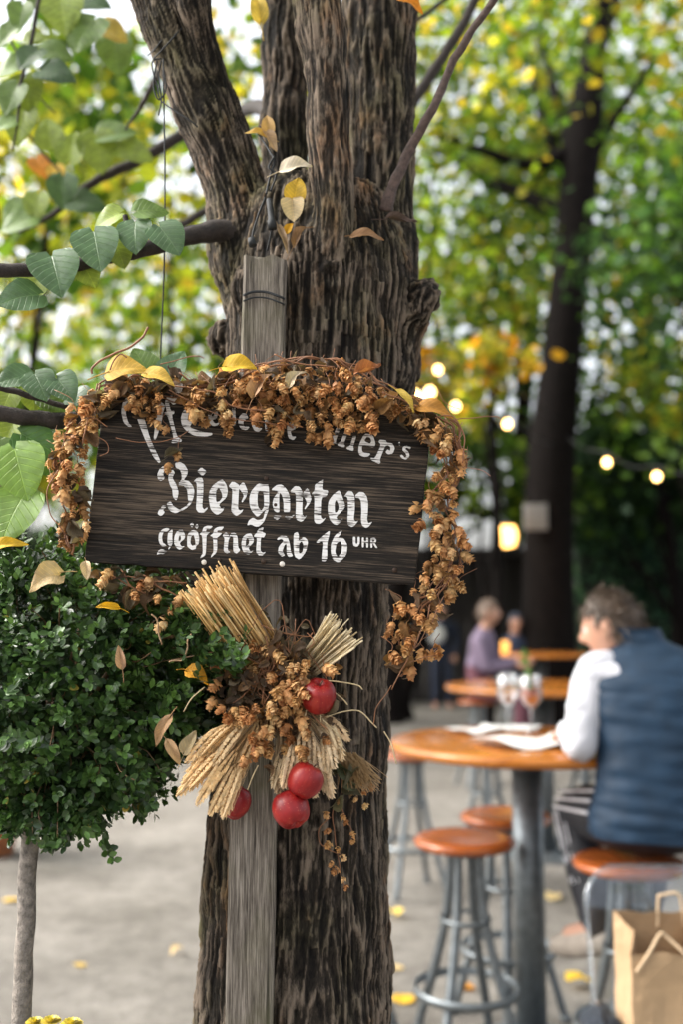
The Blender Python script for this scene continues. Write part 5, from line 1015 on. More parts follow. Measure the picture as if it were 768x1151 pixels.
# ================================================================== ground
def gravel_mat():
    m, n, l, b = mat_new('grey_gravel')
    tc = N(n, 'ShaderNodeTexCoord')
    a = N(n, 'ShaderNodeTexNoise', Scale=90.0, Detail=6.0, Roughness=.7); l.new(tc.outputs['Object'], a.inputs['Vector'])
    g = N(n, 'ShaderNodeTexNoise', Scale=1.3, Detail=6.0, Roughness=.65); l.new(tc.outputs['Object'], g.inputs['Vector'])
    v = N(n, 'ShaderNodeTexVoronoi', Scale=55.0); l.new(tc.outputs['Object'], v.inputs['Vector'])
    r1 = ramp(n, [(.32, (.105, .094, .080)), (.5, (.160, .148, .132)), (.68, (.225, .214, .200))]); l.new(a.outputs['Fac'], r1.inputs[0])
    r2 = ramp(n, [(.35, (.66, .645, .62)), (.6, (1.12, 1.12, 1.12))]); l.new(g.outputs['Fac'], r2.inputs[0])
    g3 = N(n, 'ShaderNodeTexNoise', Scale=9.0, Detail=7.0, Roughness=.75); l.new(tc.outputs['Object'], g3.inputs['Vector']); r3 = ramp(n, [(.35, (.68, .66, .63)), (.62, (1.2, 1.19, 1.16))]); l.new(g3.outputs['Fac'], r3.inputs[0])
    l.new(mixc(n, l, 1.0, mixc(n, l, 1.0, r1.outputs[0], r2.outputs[0], 'MULTIPLY'), r3.outputs[0], 'MULTIPLY'), b.inputs['Base Color']); b.inputs['Roughness'].default_value = .9
    bp = N(n, 'ShaderNodeBump', Strength=.5, Distance=.006); l.new(v.outputs['Distance'], bp.inputs['Height']); l.new(bp.outputs[0], b.inputs['Normal'])
    return m
b_ = MB(); gx, gy = np.linspace(-150, 150, 61), np.linspace(-60, 240, 61); XX, YY = np.meshgrid(gx, gy)
b_.add(np.stack([XX.ravel(), YY.ravel(), np.zeros(XX.size)], -1), np.array([(j * 61 + i, j * 61 + i + 1, (j + 1) * 61 + i + 1, (j + 1) * 61 + i) for j in range(60) for i in range(60)]))
tag(b_.build('ground', gravel_mat()), kind='structure')

def ground_leaf(label, px, py, s, col, ang):
    Y = CAM_H * F_PX / (py - 690); tv, tf, lc = CRUMPLE[RNG.integers(0, 3)] if RNG.random() < .4 else HEARTS[RNG.integers(0, 3)]
    p = P(px, py, Y); b_ = MB(); d = Vector((math.cos(ang), math.sin(ang), 0)); scatter(b_, tv * [1, 1, .6], tf, frames(np.array([d]), np.array([[0.1, 0.1, 1.0]])), np.zeros((1, 3)), s, np.array(col)[None], 0, lc)
    o = b_.build('fallen_leaf', M_DRYLEAF); z0 = min(v.co.z for v in o.data.vertices); o.location = (p.x, Y, 0.004 - z0); return tag(o, label, 'leaf', 'leaves on the ground')
for lab, px, py, s, col, a in [('yellow leaf lying on the gravel between the stool and the tall table column', 641, 1092, .10, (.75, .50, .05), .3), ('yellow leaf on the gravel left of the front stool, beside the trunk', 450, 1108, .10, (.75, .45, .04), 1.0),
    ('tan leaf on the gravel just above the yellow one beside the trunk', 447, 1074, .09, (.60, .45, .22), 2.2), ('pale leaf on the gravel at the bottom edge near the trunk', 191, 1147, .09, (.62, .52, .32), .1), ('small ochre leaf on the open gravel right of the boxwood stem', 90, 1071, .06, (.60, .42, .12), 2.0),
    ('small tan leaf on the open gravel left of the trunk foot', 203, 1056, .06, (.55, .40, .2), 4.0), ('orange leaf on the gravel under the front stool', 532, 1095, .07, (.6, .28, .06), 3.0), ('yellow leaf on the far gravel beside the trunk', 446, 1021, .10, (.72, .52, .10), 1.9), ('pale leaf on the far gravel under the big round table', 620, 1001, .10, (.65, .5, .25), .9), ('ochre leaf on the gravel at the left edge of the picture', 6, 1002, .09, (.62, .42, .1), .4)]:
    ground_leaf(lab, px, py, s, col, a)

# ================================================================== bar stools and standing tables
M_SEAT = wood('varnished_orange_wood', (.20, .044, .008), (.31, .074, .012), (.40, .11, .02), 'X', 26, .08, .22, .08)
M_TOP = wood('varnished_honey_wood', (.28, .082, .010), (.40, .130, .016), (.50, .185, .028), 'X', 22, .08, .22, .06)
for m_ in (M_SEAT, M_TOP): m_.node_tree.nodes['Principled BSDF'].inputs['Coat Weight'].default_value = .5; m_.node_tree.nodes['Principled BSDF'].inputs['Coat Roughness'].default_value = .15
M_STEEL = plain('galvanised_steel', (.17, .19, .20), .45, metal=.75, var=.25, scale=30)
def make_stool(label):
    t = thing('bar_stool', label, 'bar stool', (0, 0, 0), 'bar stools')
    b_ = MB(); lathe(b_, [(.001, .744), (.15, .744), (.172, .748), (.180, .757), (.181, .766), (.176, .775), (.165, .779), (.12, .778), (.001, .775)], (0, 0, 0), 40); b_.build('seat', M_SEAT, t)
    b_ = MB(); lathe(b_, [(.001, .722), (.085, .722), (.09, .726), (.09, .742), (.001, .742)], (0, 0, 0), 28); b_.build('mounting_plate', M_STEEL, t)
    for k in range(4):
        a = PI / 4 + k * PI / 2; c, s = math.cos(a), math.sin(a); b_ = MB()
        tube(b_, [(c * r_, s * r_, z) for r_, z in [(.055, .722), (.058, .66), (.075, .50), (.120, .32), (.165, .18), (.215, .012)]], .0165, 10, sub=6); lathe(b_, [(.001, 0), (.022, 0), (.022, .02), (.016, .026), (.001, .028)], (c * .215, s * .215, 0), 12)
        b_.build('leg', M_STEEL, t)
    b_ = MB(); lathe(b_, [(.178, .245), (.186, .245), (.186, .273), (.178, .273), (.178, .245)], (0, 0, 0), 48); b_.build('foot_ring', M_STEEL, t)
    b_ = MB(); lathe(b_, [(.085, .49), (.092, .49), (.092, .505), (.085, .505), (.085, .49)], (0, 0, 0), 24); b_.build('brace_ring', M_STEEL, t)
    return t
def at(px, Y, z=0): p = P(px, 690, Y); return Vector((p.x, Y, z))
STOOLS = [('bar stool with round orange seat standing before the column of the nearest table', 520, 3.75, .25), ('bar stool with orange seat half hidden behind the column of the nearest table', 566, 4.18, .6), ('bar stool on which the man in the blue vest sits', 700, 3.42, .1),
          ('bar stool beside the trunk, all but its edge hidden by bark', 382, 3.95, .9), ('far bar stool with splayed legs under the left half of the nearest table', 462, 6.0, .3), ('far bar stool between the nearest and the second table, next to its column', 545, 6.3, .8), ('small far bar stool at the second table, behind the man', 655, 6.9, .4)]
proto_s = None
for lab, px, Y, rz in STOOLS:
    if proto_s is None: proto_s = make_stool(lab); o = proto_s
    else: o = copy_tree(proto_s); o['label'] = lab
    o.location = at(px, Y); o.rotation_euler = (0, 0, rz)
def make_table(label):
    t = thing('standing_table', label, 'table', (0, 0, 0), 'round standing tables')
    b_ = MB(); lathe(b_, [(.001, 1.062), (.485, 1.062), (.503, 1.066), (.512, 1.076), (.513, 1.088), (.507, 1.097), (.494, 1.100), (.001, 1.100)], (0, 0, 0), 72); b_.build('tabletop', M_TOP, t)
    b_ = MB(); lathe(b_, [(.001, .012), (.057, .012), (.057, 1.05), (.001, 1.05)], (0, 0, 0), 28); b_.build('column', M_STEEL, t)
    b_ = MB(); lathe(b_, [(.001, 1.05), (.20, 1.05), (.20, 1.061), (.001, 1.061)], (0, 0, 0), 28); b_.build('top_flange', M_STEEL, t)
    b_ = MB(); lathe(b_, [(.001, 0), (.22, 0), (.22, .010), (.07, .014), (.066, .03), (.058, .032)], (0, 0, 0), 36)
    for k in range(4): lathe(b_, [(.001, .01), (.014, .01), (.014, .024), (.001, .026)], (.17 * math.cos(k * PI / 2 + .4), .17 * math.sin(k * PI / 2 + .4), 0), 6)
    b_.build('base_plate', M_STEEL, t)
    return t
TABX = at(590, 3.9)
pt_ = make_table('nearest round standing table with menu sheets and wine glasses on it'); pt_.location = TABX
t2 = copy_tree(pt_); t2['label'] = 'second round standing table, behind the wine glasses of the nearest one'; t2.location = at(608, 6.9); t2.scale = (1.25, 1.25, 1)
t3 = copy_tree(pt_); t3['label'] = 'farthest round standing table with a candle on it before the dark tree'; t3.location = at(608, 12.4); t3.scale = (1.2, 1.2, 1)

# things on the tables
M_PAPER = plain('white_paper', (.60, .59, .57), .7, var=.06, scale=40); M_CERAM = plain('white_ceramic', (.75, .74, .72), .25, var=.03)
def sheet(name, label, cat, c, wdt, dep, rz, bend=.006, group=None, mat=None):
    b_ = MB(); n = 10; V_ = []
    for j in range(n + 1):
        for i in range(n + 1):
            x, y = (i / n - .5) * wdt, (j / n - .5) * dep; V_.append((c[0] + x * math.cos(rz) - y * math.sin(rz), c[1] + x * math.sin(rz) + y * math.cos(rz), c[2] + .002 + bend * (1 + math.sin(7 * x / wdt + 3 * y / dep + rz * 3)) * .5 + bend * (abs(2 * x / wdt) ** 3)))
    q = [(j * (n + 1) + i, j * (n + 1) + i + 1, (j + 1) * (n + 1) + i + 1, (j + 1) * (n + 1) + i) for j in range(n) for i in range(n)]
    V_ = np.array(V_); m_ = len(V_); q2 = [tuple(reversed([a + m_ for a in f])) for f in q]
    b_.add(np.concatenate([V_ + [0, 0, .0012], V_]), q + q2, 0); o = b_.build(name, mat or M_PAPER); return tag(o, label, cat, group)
def onto(px, py, z=1.10):   # the point at height z seen at this place of the photograph
    d = P(px, py, 1.0) - Vector((0, 0, CAM_H)); t = (z - CAM_H) / d.z; return Vector((0, 0, CAM_H)) + d * t
sheet('menu_sheet', 'open white menu sheet on the nearest table beside the elbow of the man', 'paper', onto(592, 838), .33, .26, .25, .02)
sheet('menu_sheet', 'white paper sheet lying behind the glasses at the back of the nearest table', 'paper', onto(575, 819), .24, .16, -.3)
sheet('napkin', 'pale napkin lying left of the menu sheet on the nearest table', 'napkin', onto(534, 823), .20, .14, .5, .012)
sheet('menu_sheet', 'white sheet lying on the second table', 'paper', onto(578, 766), .36, .25, .1, .012)
def glass_mat(name, col, a=.10):
    m, n, l, b = mat_new(name); n.remove(b); t = N(n, 'ShaderNodeBsdfTransparent'); t.inputs['Color'].default_value = (*col, 1); g = N(n, 'ShaderNodeBsdfGlossy'); g.inputs['Roughness'].default_value = .04; g.inputs['Color'].default_value = (.95, .97, 1, 1)
    lw = N(n, 'ShaderNodeLayerWeight'); lw.inputs['Blend'].default_value = .35; mr = N(n, 'ShaderNodeMapRange'); l.new(lw.outputs['Facing'], mr.inputs[0]); mr.inputs[3].default_value = a; mr.inputs[4].default_value = .75
    ms = N(n, 'ShaderNodeMixShader'); l.new(mr.outputs[0], ms.inputs[0]); l.new(t.outputs[0], ms.inputs[1]); l.new(g.outputs[0], ms.inputs[2]); l.new(ms.outputs[0], n['Material Output'].inputs['Surface']); return m
M_GLASS = glass_mat('drinking_glass', (.92, .94, .95)); M_ACRYL = glass_mat('clear_acrylic', (.90, .92, .93), .03)
M_ROSE = plain('rose_drink', (.50, .12, .06), .1, var=.1); M_COLA = plain('dark_red_drink', (.22, .05, .02), .1, var=.1); M_MINT = leaf_mat('mint_leaf', .3, .5)
def wine_glass(label, px, py, liquid, fill, herb):
    c = onto(px, py); t = thing('wine_glass', label, 'glass', c, 'glasses on the nearest table'); b_ = MB()
    lathe(b_, [(.001, .001), (.034, .001), (.034, .003), (.006, .008), (.0045, .02), (.0045, .085), (.012, .095), (.035, .115), (.046, .145), (.047, .165), (.040, .205), (.036, .225), (.0350, .225), (.039, .205), (.0455, .165), (.0445, .146), (.034, .117), (.011, .097), (.001, .096)], c, 28); b_.build('bowl', M_GLASS, t)
    b_ = MB(); zf = fill; prof = [(.001, .098), (.011, .099), (.032, .119)] + ([(.043, .146)] if zf > .146 else []) + [(np.interp(zf, [.119, .146, .165, .205], [.032, .043, .044, .038]), zf), (.001, zf)]; lathe(b_, prof, c, 24); b_.build('drink', liquid, t)
    if herb:
        b_ = MB(); tube(b_, [c + Vector((0, 0, .12)), c + Vector((-.01, 0, .22)), c + Vector((-.02, .005, .30))], .0015, 5, tint=(.1, .2, .05)); n = 26
        hh = np.linspace(.16, .32, n); pos = np.array(c) + np.stack([-.02 * (hh - .12) / .18, np.zeros(n), hh], -1); scatter(b_, LEAF6_V, LEAF6_F, frames(RNG.normal(size=(n, 3)) + [0, 0, .6], RNG.normal(size=(n, 3))), pos, .030, np.array([.11, .22, .06]) * RNG.uniform(.7, 1.2, (n, 1))); b_.build('mint_sprig', M_MINT, t)
wine_glass('stemmed glass holding a dark red drink, left of the glass with mint', 572, 820, M_COLA, .125, False); wine_glass('stemmed glass with a rose drink and a green mint sprig', 598, 822, M_ROSE, .165, True)
for lab, px, py in [('white cup on the farthest table, left of another cup', 624, 728), ('white cup on the farthest table, right of another cup', 640, 728)]:
    c = onto(px, py); b_ = MB(); lathe(b_, [(.001, .002), (.03, .002), (.05, .04), (.055, .12), (.052, .12), (.047, .04), (.001, .012)], c, 20); tag(b_.build('cup', M_CERAM), lab, 'cup', 'cups on the farthest table')
def emis(name, col, s):
    m, n, l, b = mat_new(name); b.inputs['Base Color'].default_value = (*col, 1); b.inputs['Emission Color'].default_value = (*col, 1); b.inputs['Emission Strength'].default_value = s; return m
M_BULB = emis('lit_bulb', (1, .56, .17), 4.5); M_LANT = emis('lit_lantern', (1, .50, .13), 2.2); M_CANDLE = emis('candle_glow', (1, .45, .10), .6)
c = onto(566, 734); b_ = MB(); lathe(b_, [(.001, .002), (.05, .002), (.075, .05), (.07, .14), (.065, .14), (.001, .10)], c, 20); tag(b_.build('candle_lantern', M_CANDLE), 'glowing candle glass on the farthest table', 'candle')

# ================================================================== lights hung in the trees
def bulb(label, px, py, Y, r, mat=None):
    r *= .78
    c = P(px, py, Y); t = thing('light_bulb', label, 'light bulb', c, 'lit bulbs hanging in the trees'); b_ = MB(); q = r
    lathe(b_, [(.001, -q), (q * .6, -q * .8), (q, 0), (q * .8, q * .6), (q * .42, q * 1.1), (.001, q * 1.15)], c, 16); b_.build('globe', mat or M_BULB, t)
    b_ = MB(); lathe(b_, [(q * .46, q * 1.0), (q * .5, q * 1.9), (q * .2, q * 2.1), (.001, q * 2.1)], c, 12); b_.build('socket', M_CABLE, t); return c
bl = [('lit bulb lowest of the cluster right behind the trunk, half hidden by bark', 467, 444, 6.4, .034), ('brightest lit bulb between the half hidden one and the topmost one', 484, 441, 6.5, .040), ('topmost lit bulb, above the cluster at the trunk', 493, 416, 6.9, .034), ('lit bulb just right of the cluster, above the right end of the garland', 513, 457, 6.6, .034),
      ('lit bulb hanging alone before the yellow foliage left of the dark tree', 571, 477, 7.0, .036), ('lit bulb right of the dark tree, left of the last one', 683, 520, 6.8, .034), ('rightmost lit bulb of the string', 739, 536, 6.6, .034)]
tops = [bulb(*q) + Vector((0, 0, .07)) for q in bl]
wm = MB()
ch = [P(380, 395, 6.2)] + [tops[0], tops[1], tops[3], tops[4]] + [P(622, 500, 13.3)]
for a, c in zip(ch, ch[1:]): tube(wm, [a, (a + c) / 2 - Vector((0, 0, .05)), c], .006, 5, sub=6)
ch = [P(640, 492, 13.3), tops[5], tops[6], P(860, 540, 6.2)]
for a, c in zip(ch, ch[1:]): tube(wm, [a, (a + c) / 2 - Vector((0, 0, .05)), c], .006, 5, sub=6)
tube(wm, [P(400, 380, 6.5), P(450, 402, 6.7), tops[2], P(560, 425, 7.6), P(622, 470, 13.3)], .006, 5, sub=6)
tag(wm.build('light_string', M_CABLE), 'dark wires carrying the lit bulbs between the trees', 'light string')
c = P(569, 600, 12.6); t = thing('lantern', 'large warm lit lantern hanging left of the dark tree trunk', 'lantern', c); b_ = MB(); lathe(b_, [(.001, -.17), (.11, -.15), (.14, -.02), (.11, .09), (.001, .10)], c, 18); b_.build('shade', M_LANT, t)
b_ = MB(); lathe(b_, [(.105, .09), (.09, .12), (.02, .16), (.001, .18)], c, 18); tube(b_, [c + Vector((0, 0, .17)), c + Vector((0, 0, .95)), c + Vector((.34, .75, 1.1))], .008, 6); b_.build('cap', M_CABLE, t)

# ================================================================== trees behind
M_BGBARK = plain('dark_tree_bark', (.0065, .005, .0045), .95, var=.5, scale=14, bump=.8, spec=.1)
def bg_tree(label, base_px, Y, r0, crown, R3, pal, n, size, lean=(0, 0), nclump=46, spread=.35, limbs=7, trunk_pts=None, flat=.8, group='trees behind the tables', hollow=.45):
    b0 = at(base_px, Y); cc = np.array(P(crown[0], crown[1], Y + crown[2])); t = thing('tree', label, 'tree', b0, group)
    tb_ = MB(); H = cc[2]
    if trunk_pts is None: trunk_pts = [(b0, r0 * 1.25), (b0 + Vector((0, 0, .4)), r0), (b0 + Vector(((cc[0] - b0.x) * .35 + .1, (cc[1] - Y) * .3, H * .45)), r0 * .85), (Vector(cc), r0 * .5)]
    p4 = smooth_path([tuple(q) + (r_,) for q, r_ in trunk_pts], 8); tube(tb_, p4[:, :3], p4[:, 3], 14)
    th = RNG.uniform(0, 2 * PI, nclump); ph = np.arccos(RNG.uniform(-.9, 1, nclump)); rr_ = RNG.uniform(hollow, 1.0, nclump)
    cl = cc + np.stack([np.cos(th) * np.sin(ph), np.sin(th) * np.sin(ph), np.cos(ph)], -1) * rr_[:, None] * np.array(R3)
    cl = cl[cl[:, 2] > 1.9]
    for k in range(limbs):
        e = cl[RNG.integers(0, len(cl))]; i = int(len(p4) * RNG.uniform(.5, .92)); s = p4[i, :3]
        tube(tb_, wild([s, s * .5 + e * .5 + [0, 0, -.05 * np.linalg.norm(e - s)], e], 1.2, .10, 8), [p4[i, 3] * .5, p4[i, 3] * .12], 7)
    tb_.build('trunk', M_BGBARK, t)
    cm = MB(); cl4 = np.concatenate([cl, RNG.uniform(.6, 1.15, (len(cl), 1)) * np.mean(R3) * .62], 1); crown_cloud(cm, cl4, int(n * .78), size * 1.28, pal, spread, flat=flat); cm.build('crown', M_LEAF_FAR, t)
    return t
GRN = [(.040, .092, .014), (.062, .125, .018), (.030, .068, .016), (.085, .15, .02)]
YGR = [(.17, .25, .022), (.25, .29, .025), (.10, .18, .022), (.36, .34, .03)]
GOLD = [(.48, .36, .04), (.40, .34, .05), (.55, .30, .03), (.22, .25, .04)]
DRK = [(.022, .052, .024), (.03, .065, .03), (.04, .08, .03), (.018, .04, .025)]
tp_ = [(at(617, 13.6), .42), (P(617, 660, 13.6), .335), (P(620, 520, 13.6), .32), (P(632, 400, 13.6), .27), (P(646, 260, 13.6), .25), (P(655, 160, 13.65), .27), (P(668, 60, 13.7), .19), (P(690, -120, 13.9), .12)]
T1 = bg_tree('big dark trunked tree standing behind the standing tables, right of the lantern', 617, 13.6, .3, (655, 100, 3.6), (4.4, 3.0, 3.4), GRN + YGR[:2] + YGR[:1], 5200, .14, trunk_pts=tp_, nclump=56)
for pts, r in [([(655, 165, 13.65), (600, 185, 13.5), (545, 170, 13.3), (490, 150, 13.0)], [.13, .08, .03]), ([(652, 195, 13.65), (700, 120, 13.4), (740, 60, 13.2)], [.12, .07, .03])]:
    lm = MB(); tube(lm, smooth_path([P(*q) for q in pts], 6), r, 8); lm.build('limb', M_BGBARK, T1)
bg_tree('green tree with yellowing leaves right behind the trunk of the linden', 440, 15.0, .16, (455, 210, 0), (2.9, 2.2, 2.9), GRN[:2] + YGR, 4200, .12, nclump=52)
bg_tree('dense dark green tree at the right edge of the picture', 860, 11.0, .18, (830, 330, 0), (1.9, 1.8, 2.3), GRN + DRK[:2], 3600, .11, nclump=44)
bg_tree('tall tree with green and gold leaves far behind the dark trunk', 560, 19.0, .2, (600, 330, 0), (4.2, 3.2, 3.3), GRN + YGR[:1] + GOLD[:1], 5200, .15, nclump=60)
bg_tree('tall green tree rising far behind at the upper right', 735, 23.0, .25, (720, 140, 0), (6.0, 4.0, 5.0), GRN + YGR[:2], 5200, .19, nclump=60)
bg_tree('small golden orange maple between the linden and the dark tree', 548, 10.6, .06, (552, 425, 0), (.75, .6, .55), GOLD + [(.50, .22, .02), (.42, .38, .04)] + YGR[:2], 500, .11, nclump=14)
bg_tree('small yellow tree behind the right bulbs', 790, 14.0, .08, (765, 440, 0), (1.1, 1.0, .9), GOLD[:2] + YGR + GRN[:2], 900, .12, nclump=18)
bg_tree('low dark green tree behind the right end of the garland', 455, 15.5, .12, (520, 520, 0), (1.9, 1.6, 1.3), GRN + YGR[:1], 2600, .13, nclump=34)
bg_tree('dark bushy tree behind the man in the vest', 760, 15.6, .12, (740, 520, 0), (1.9, 1.0, 1.5), DRK + GRN[:1], 2600, .12, nclump=34)
bg_tree('young yellow green tree left of the linden with thin branches', -40, 6.5, .03, (60, 190, 0), (1.3, 1.1, 1.25), YGR + GRN[:1], 1150, .10, nclump=30, group='trees left of the linden')
bg_tree('loose yellow green tree behind the hanging black cable', 175, 9.5, .045, (190, 250, 0), (1.5, 1.4, 1.9), YGR + GOLD[:1] + GRN[:1], 1900, .11, nclump=36, group='trees left of the linden')
bg_tree('pale golden tree far off at the left edge of the picture', -20, 17.0, .09, (30, 300, 0), (3.2, 2.6, 3.4), YGR + [(.42, .40, .09), (.5, .42, .08)], 2700, .16, nclump=44, group='trees left of the linden')
bg_tree('broad yellow green tree far behind the left limb of the linden', 200, 15.0, .08, (235, 430, 0), (2.4, 2.0, 2.0), YGR + GRN[:2], 2900, .14, nclump=40, group='trees left of the linden')
bg_tree('round green bush tree behind the leaves at the left end of the board', 20, 12.0, .05, (20, 500, 0), (1.6, 1.4, 1.0), YGR + GRN, 2000, .12, nclump=28, group='trees left of the linden')

bg_tree('spreading yellow green tree added for shade, its lowest twigs hanging into the upper right corner', 1250, 6.5, .2, (745, -185, 0), (3.4, 2.6, 1.15), GRN[:2] + YGR + GOLD[:1], 6500, .085, nclump=110, spread=.36, limbs=0)  # crown added overhead to shade the seating area, only its lowest twigs show
bg_tree('broad unseen tree added beyond the left edge for shade', -900, 5.0, .2, (-560, -480, 0), (3.2, 3.0, 1.2), GRN[:2] + YGR, 6500, .085, nclump=110, spread=.36, limbs=0, group='trees left of the linden')  # out of view, added so its crown keeps the sun off the gravel
# hedge, ivy wall and dark timber wall that close the garden
def leafy_wall(name, label, cat, pxa, pxb, Y, ytop, pal, n, size, depth=.8):
    a, b2 = at(pxa, Y), at(pxb, Y); zt_ = P(400, ytop, Y).z; t = thing(name, label, cat, (a + b2) / 2)
    k = MB(); box(k, (a.x, Y, 0), (b2.x, Y + depth, zt_ - .2)); k.build('core', plain(name + '_core', (.012, .02, .012), .95, var=.4, scale=8), t)
    x = RNG.uniform(a.x - .2, b2.x + .2, n); z = RNG.uniform(.0, 1, n) ** .9 * zt_; bul = noise3(np.stack([x * .9, z * .9, np.zeros(n)], -1))
    pos = np.stack([x, Y - .12 + bul * .35 + RNG.normal(0, .08, n), z + .12 * noise3(np.stack([x * 1.5, z * 0, np.ones(n)], -1))], -1)
    col = np.array(pal)[RNG.integers(0, len(pal), n)] * np.clip(1 + .7 * bul + RNG.normal(0, .2, n), .35, 1.8)[:, None]
    k = MB(); scatter(k, LEAF6_V * [1.4, 1, 1], LEAF6_F, frames(RNG.normal(size=(n, 3)) + [0, 0, -.8], RNG.normal(size=(n, 3)) * .6 + [0, -1, .4]), pos, size * RNG.uniform(.7, 1.2, n), col); k.build('foliage', M_LEAF_FAR, t); return t
leafy_wall('ivy_hedge', 'tall dark blue green ivy hedge behind the man in the vest', 'hedge', 655, 1150, 16.5, 470, [(.035, .085, .052), (.05, .11, .065), (.075, .15, .085), (.025, .06, .04)], 9000, .12)
leafy_wall('garden_hedge', 'dark green hedge closing the garden behind the boxwood ball', 'hedge', -420, 330, 18.0, 590, DRK + GRN[:1], 7000, .13)
M_TIMBER = plain('dark_timber', (.022, .018, .017), .8, var=.4, scale=12)
twl = thing('timber_wall', 'dark timber pavilion wall behind the farthest table', 'wall', at(500, 18.6)); b_ = MB(); xa, xb = at(330, 18.6).x, at(655, 17.6).x
k = 0; x = xa
while x < xb:
    box(b_, (x, 18.6 + .01 * (k % 2), 0), (x + .19, 18.66, 2.55 + .02 * (k % 3)), bev=.006); x += .197; k += 1
b_.build('boarding', M_TIMBER, twl); b_ = MB(); box(b_, (xa - .3, 18.0, 2.60), (xb + .1, 20.6, 2.72), bev=.01); b_.build('roof', M_TIMBER, twl)
b_ = MB()
for x in np.linspace(xa, xb - .1, 5): box(b_, (x, 18.1, 0), (x + .12, 18.22, 2.6), bev=.01)
b_.build('posts', M_TIMBER, twl)
nb = P(603, 581, 13.25); sg = thing('notice', 'small grey notice sheet fixed to the dark tree trunk', 'notice', nb); b_ = MB(); box(b_, (nb.x - .15, 13.23, nb.z - .17), (nb.x + .15, 13.30, nb.z + .17), bev=.004); b_.build('board', plain('grey_notice', (.20, .19, .18), .6), sg)
pc = at(-2, 6.9); pot = thing('terracotta_pot', 'terracotta pot on the gravel at the left edge, behind the boxwood stem', 'pot', pc); b_ = MB(); lathe(b_, [(.001, 0), (.14, 0), (.19, .30), (.21, .30), (.215, .37), (.19, .37), (.18, .30), (.001, .28)], pc, 28); b_.build('pot', plain('terracotta', (.46, .17, .07), .8, var=.2), pot)
b_ = MB(); n = 300; scatter(b_, LEAF6_V, LEAF6_F, frames(RNG.normal(size=(n, 3)), RNG.normal(size=(n, 3)) + [0, 0, 1]), np.array(pc) + [0, 0, .55] + RNG.normal(size=(n, 3)) * [.15, .15, .12], .09, np.array([.04, .09, .03]) * RNG.uniform(.5, 1.3, (n, 1))); b_.build('plant', M_LEAF_FAR, pot)

# ================================================================== clear chair with a paper bag
chC = Vector((P(728, 690, 3.0).x + .06, 3.02, 0)); chx = chC.x; cht = thing('acrylic_chair', 'clear acrylic chair with a rounded back holding the paper bag', 'chair', chC)
def plate(mb, outline, y0, y1, thick):
    """closed outline in x,z swept into a bent sheet leaning from y0 (bottom) to y1 (top)"""
    o = np.array(outline); z0, z1 = o[:, 1].min(), o[:, 1].max(); yy = y0 + (y1 - y0) * (o[:, 1] - z0) / (z1 - z0) + .05 * ((o[:, 0] - o[:, 0].mean()) / .22) ** 2 * -1
    n = len(o); f = np.stack([o[:, 0], yy, o[:, 1]], -1); bk = f + [0, thick, 0]; mb.add(np.concatenate([f, bk]), [tuple(range(n)), tuple(range(2 * n - 1, n - 1, -1))] + [(i, i + n, (i + 1) % n + n, (i + 1) % n) for i in range(n)])
hw, zs, ztp, rc = .215, .43, .80, .10
def rrect(x0, x1, z0, z1, rc):
    o = [(x0, z0)] + [(x1, z0)]
    o += [(x1 - rc + rc * math.cos(a), z1 - rc + rc * math.sin(a)) for a in np.linspace(0, PI / 2, 10)] + [(x0 + rc + rc * math.cos(a), z1 - rc + rc * math.sin(a)) for a in np.linspace(PI / 2, PI, 10)]; return o
b_ = MB(); plate(b_, rrect(chx - hw, chx + hw, zs, ztp, rc), 3.17, 3.26, .006); b_.build('backrest', M_ACRYL, cht, smooth=False)
b_ = MB(); q = [(chx - hw, zs)] + [(chx - hw + rc - rc * math.cos(a), ztp - rc + rc * math.sin(a)) for a in np.linspace(0, PI / 2, 8)] + [(chx + hw - rc + rc * math.sin(a), ztp - rc + rc * math.cos(a)) for a in np.linspace(0, PI / 2, 8)] + [(chx + hw, zs)]
tube(b_, [(x, 3.165 + .09 * (z - zs) / (ztp - zs) - .05 * ((x - chx) / .22) ** 2, z) for x, z in q], .007, 8); b_.build('back_rim', M_ACRYL, cht)
b_ = MB(); box(b_, (chx - hw, 2.76, zs - .012), (chx + hw, 3.17, zs), bev=.005); b_.build('seat', M_ACRYL, cht)
for sx in (-1, 1):
    for y in (2.79, 3.14):
        b_ = MB(); tube(b_, [(chx + sx * (hw - .02), y, zs - .012), (chx + sx * (hw + .01), y + (.03 if y > 3 else -.03), 0)], [.018, .013], 10); b_.build('leg', M_ACRYL, cht)
M_KRAFT = plain('kraft_paper', (.40, .265, .145), .75, var=.08, scale=30, bump=.25, bscale=25); M_KRAFT_IN = plain('kraft_inside', (.30, .19, .10), .8, var=.1)
bgL = P(692, 690, 2.86).x; bgL += .018; bw_, bdp, bz0, bz1 = .225, .17, zs + .001, .722; by0 = 2.86
bag = thing('paper_bag', 'brown paper carrier bag with twisted handles standing on the clear chair', 'bag', (bgL + bw_ / 2, by0 + bdp / 2, bz0))
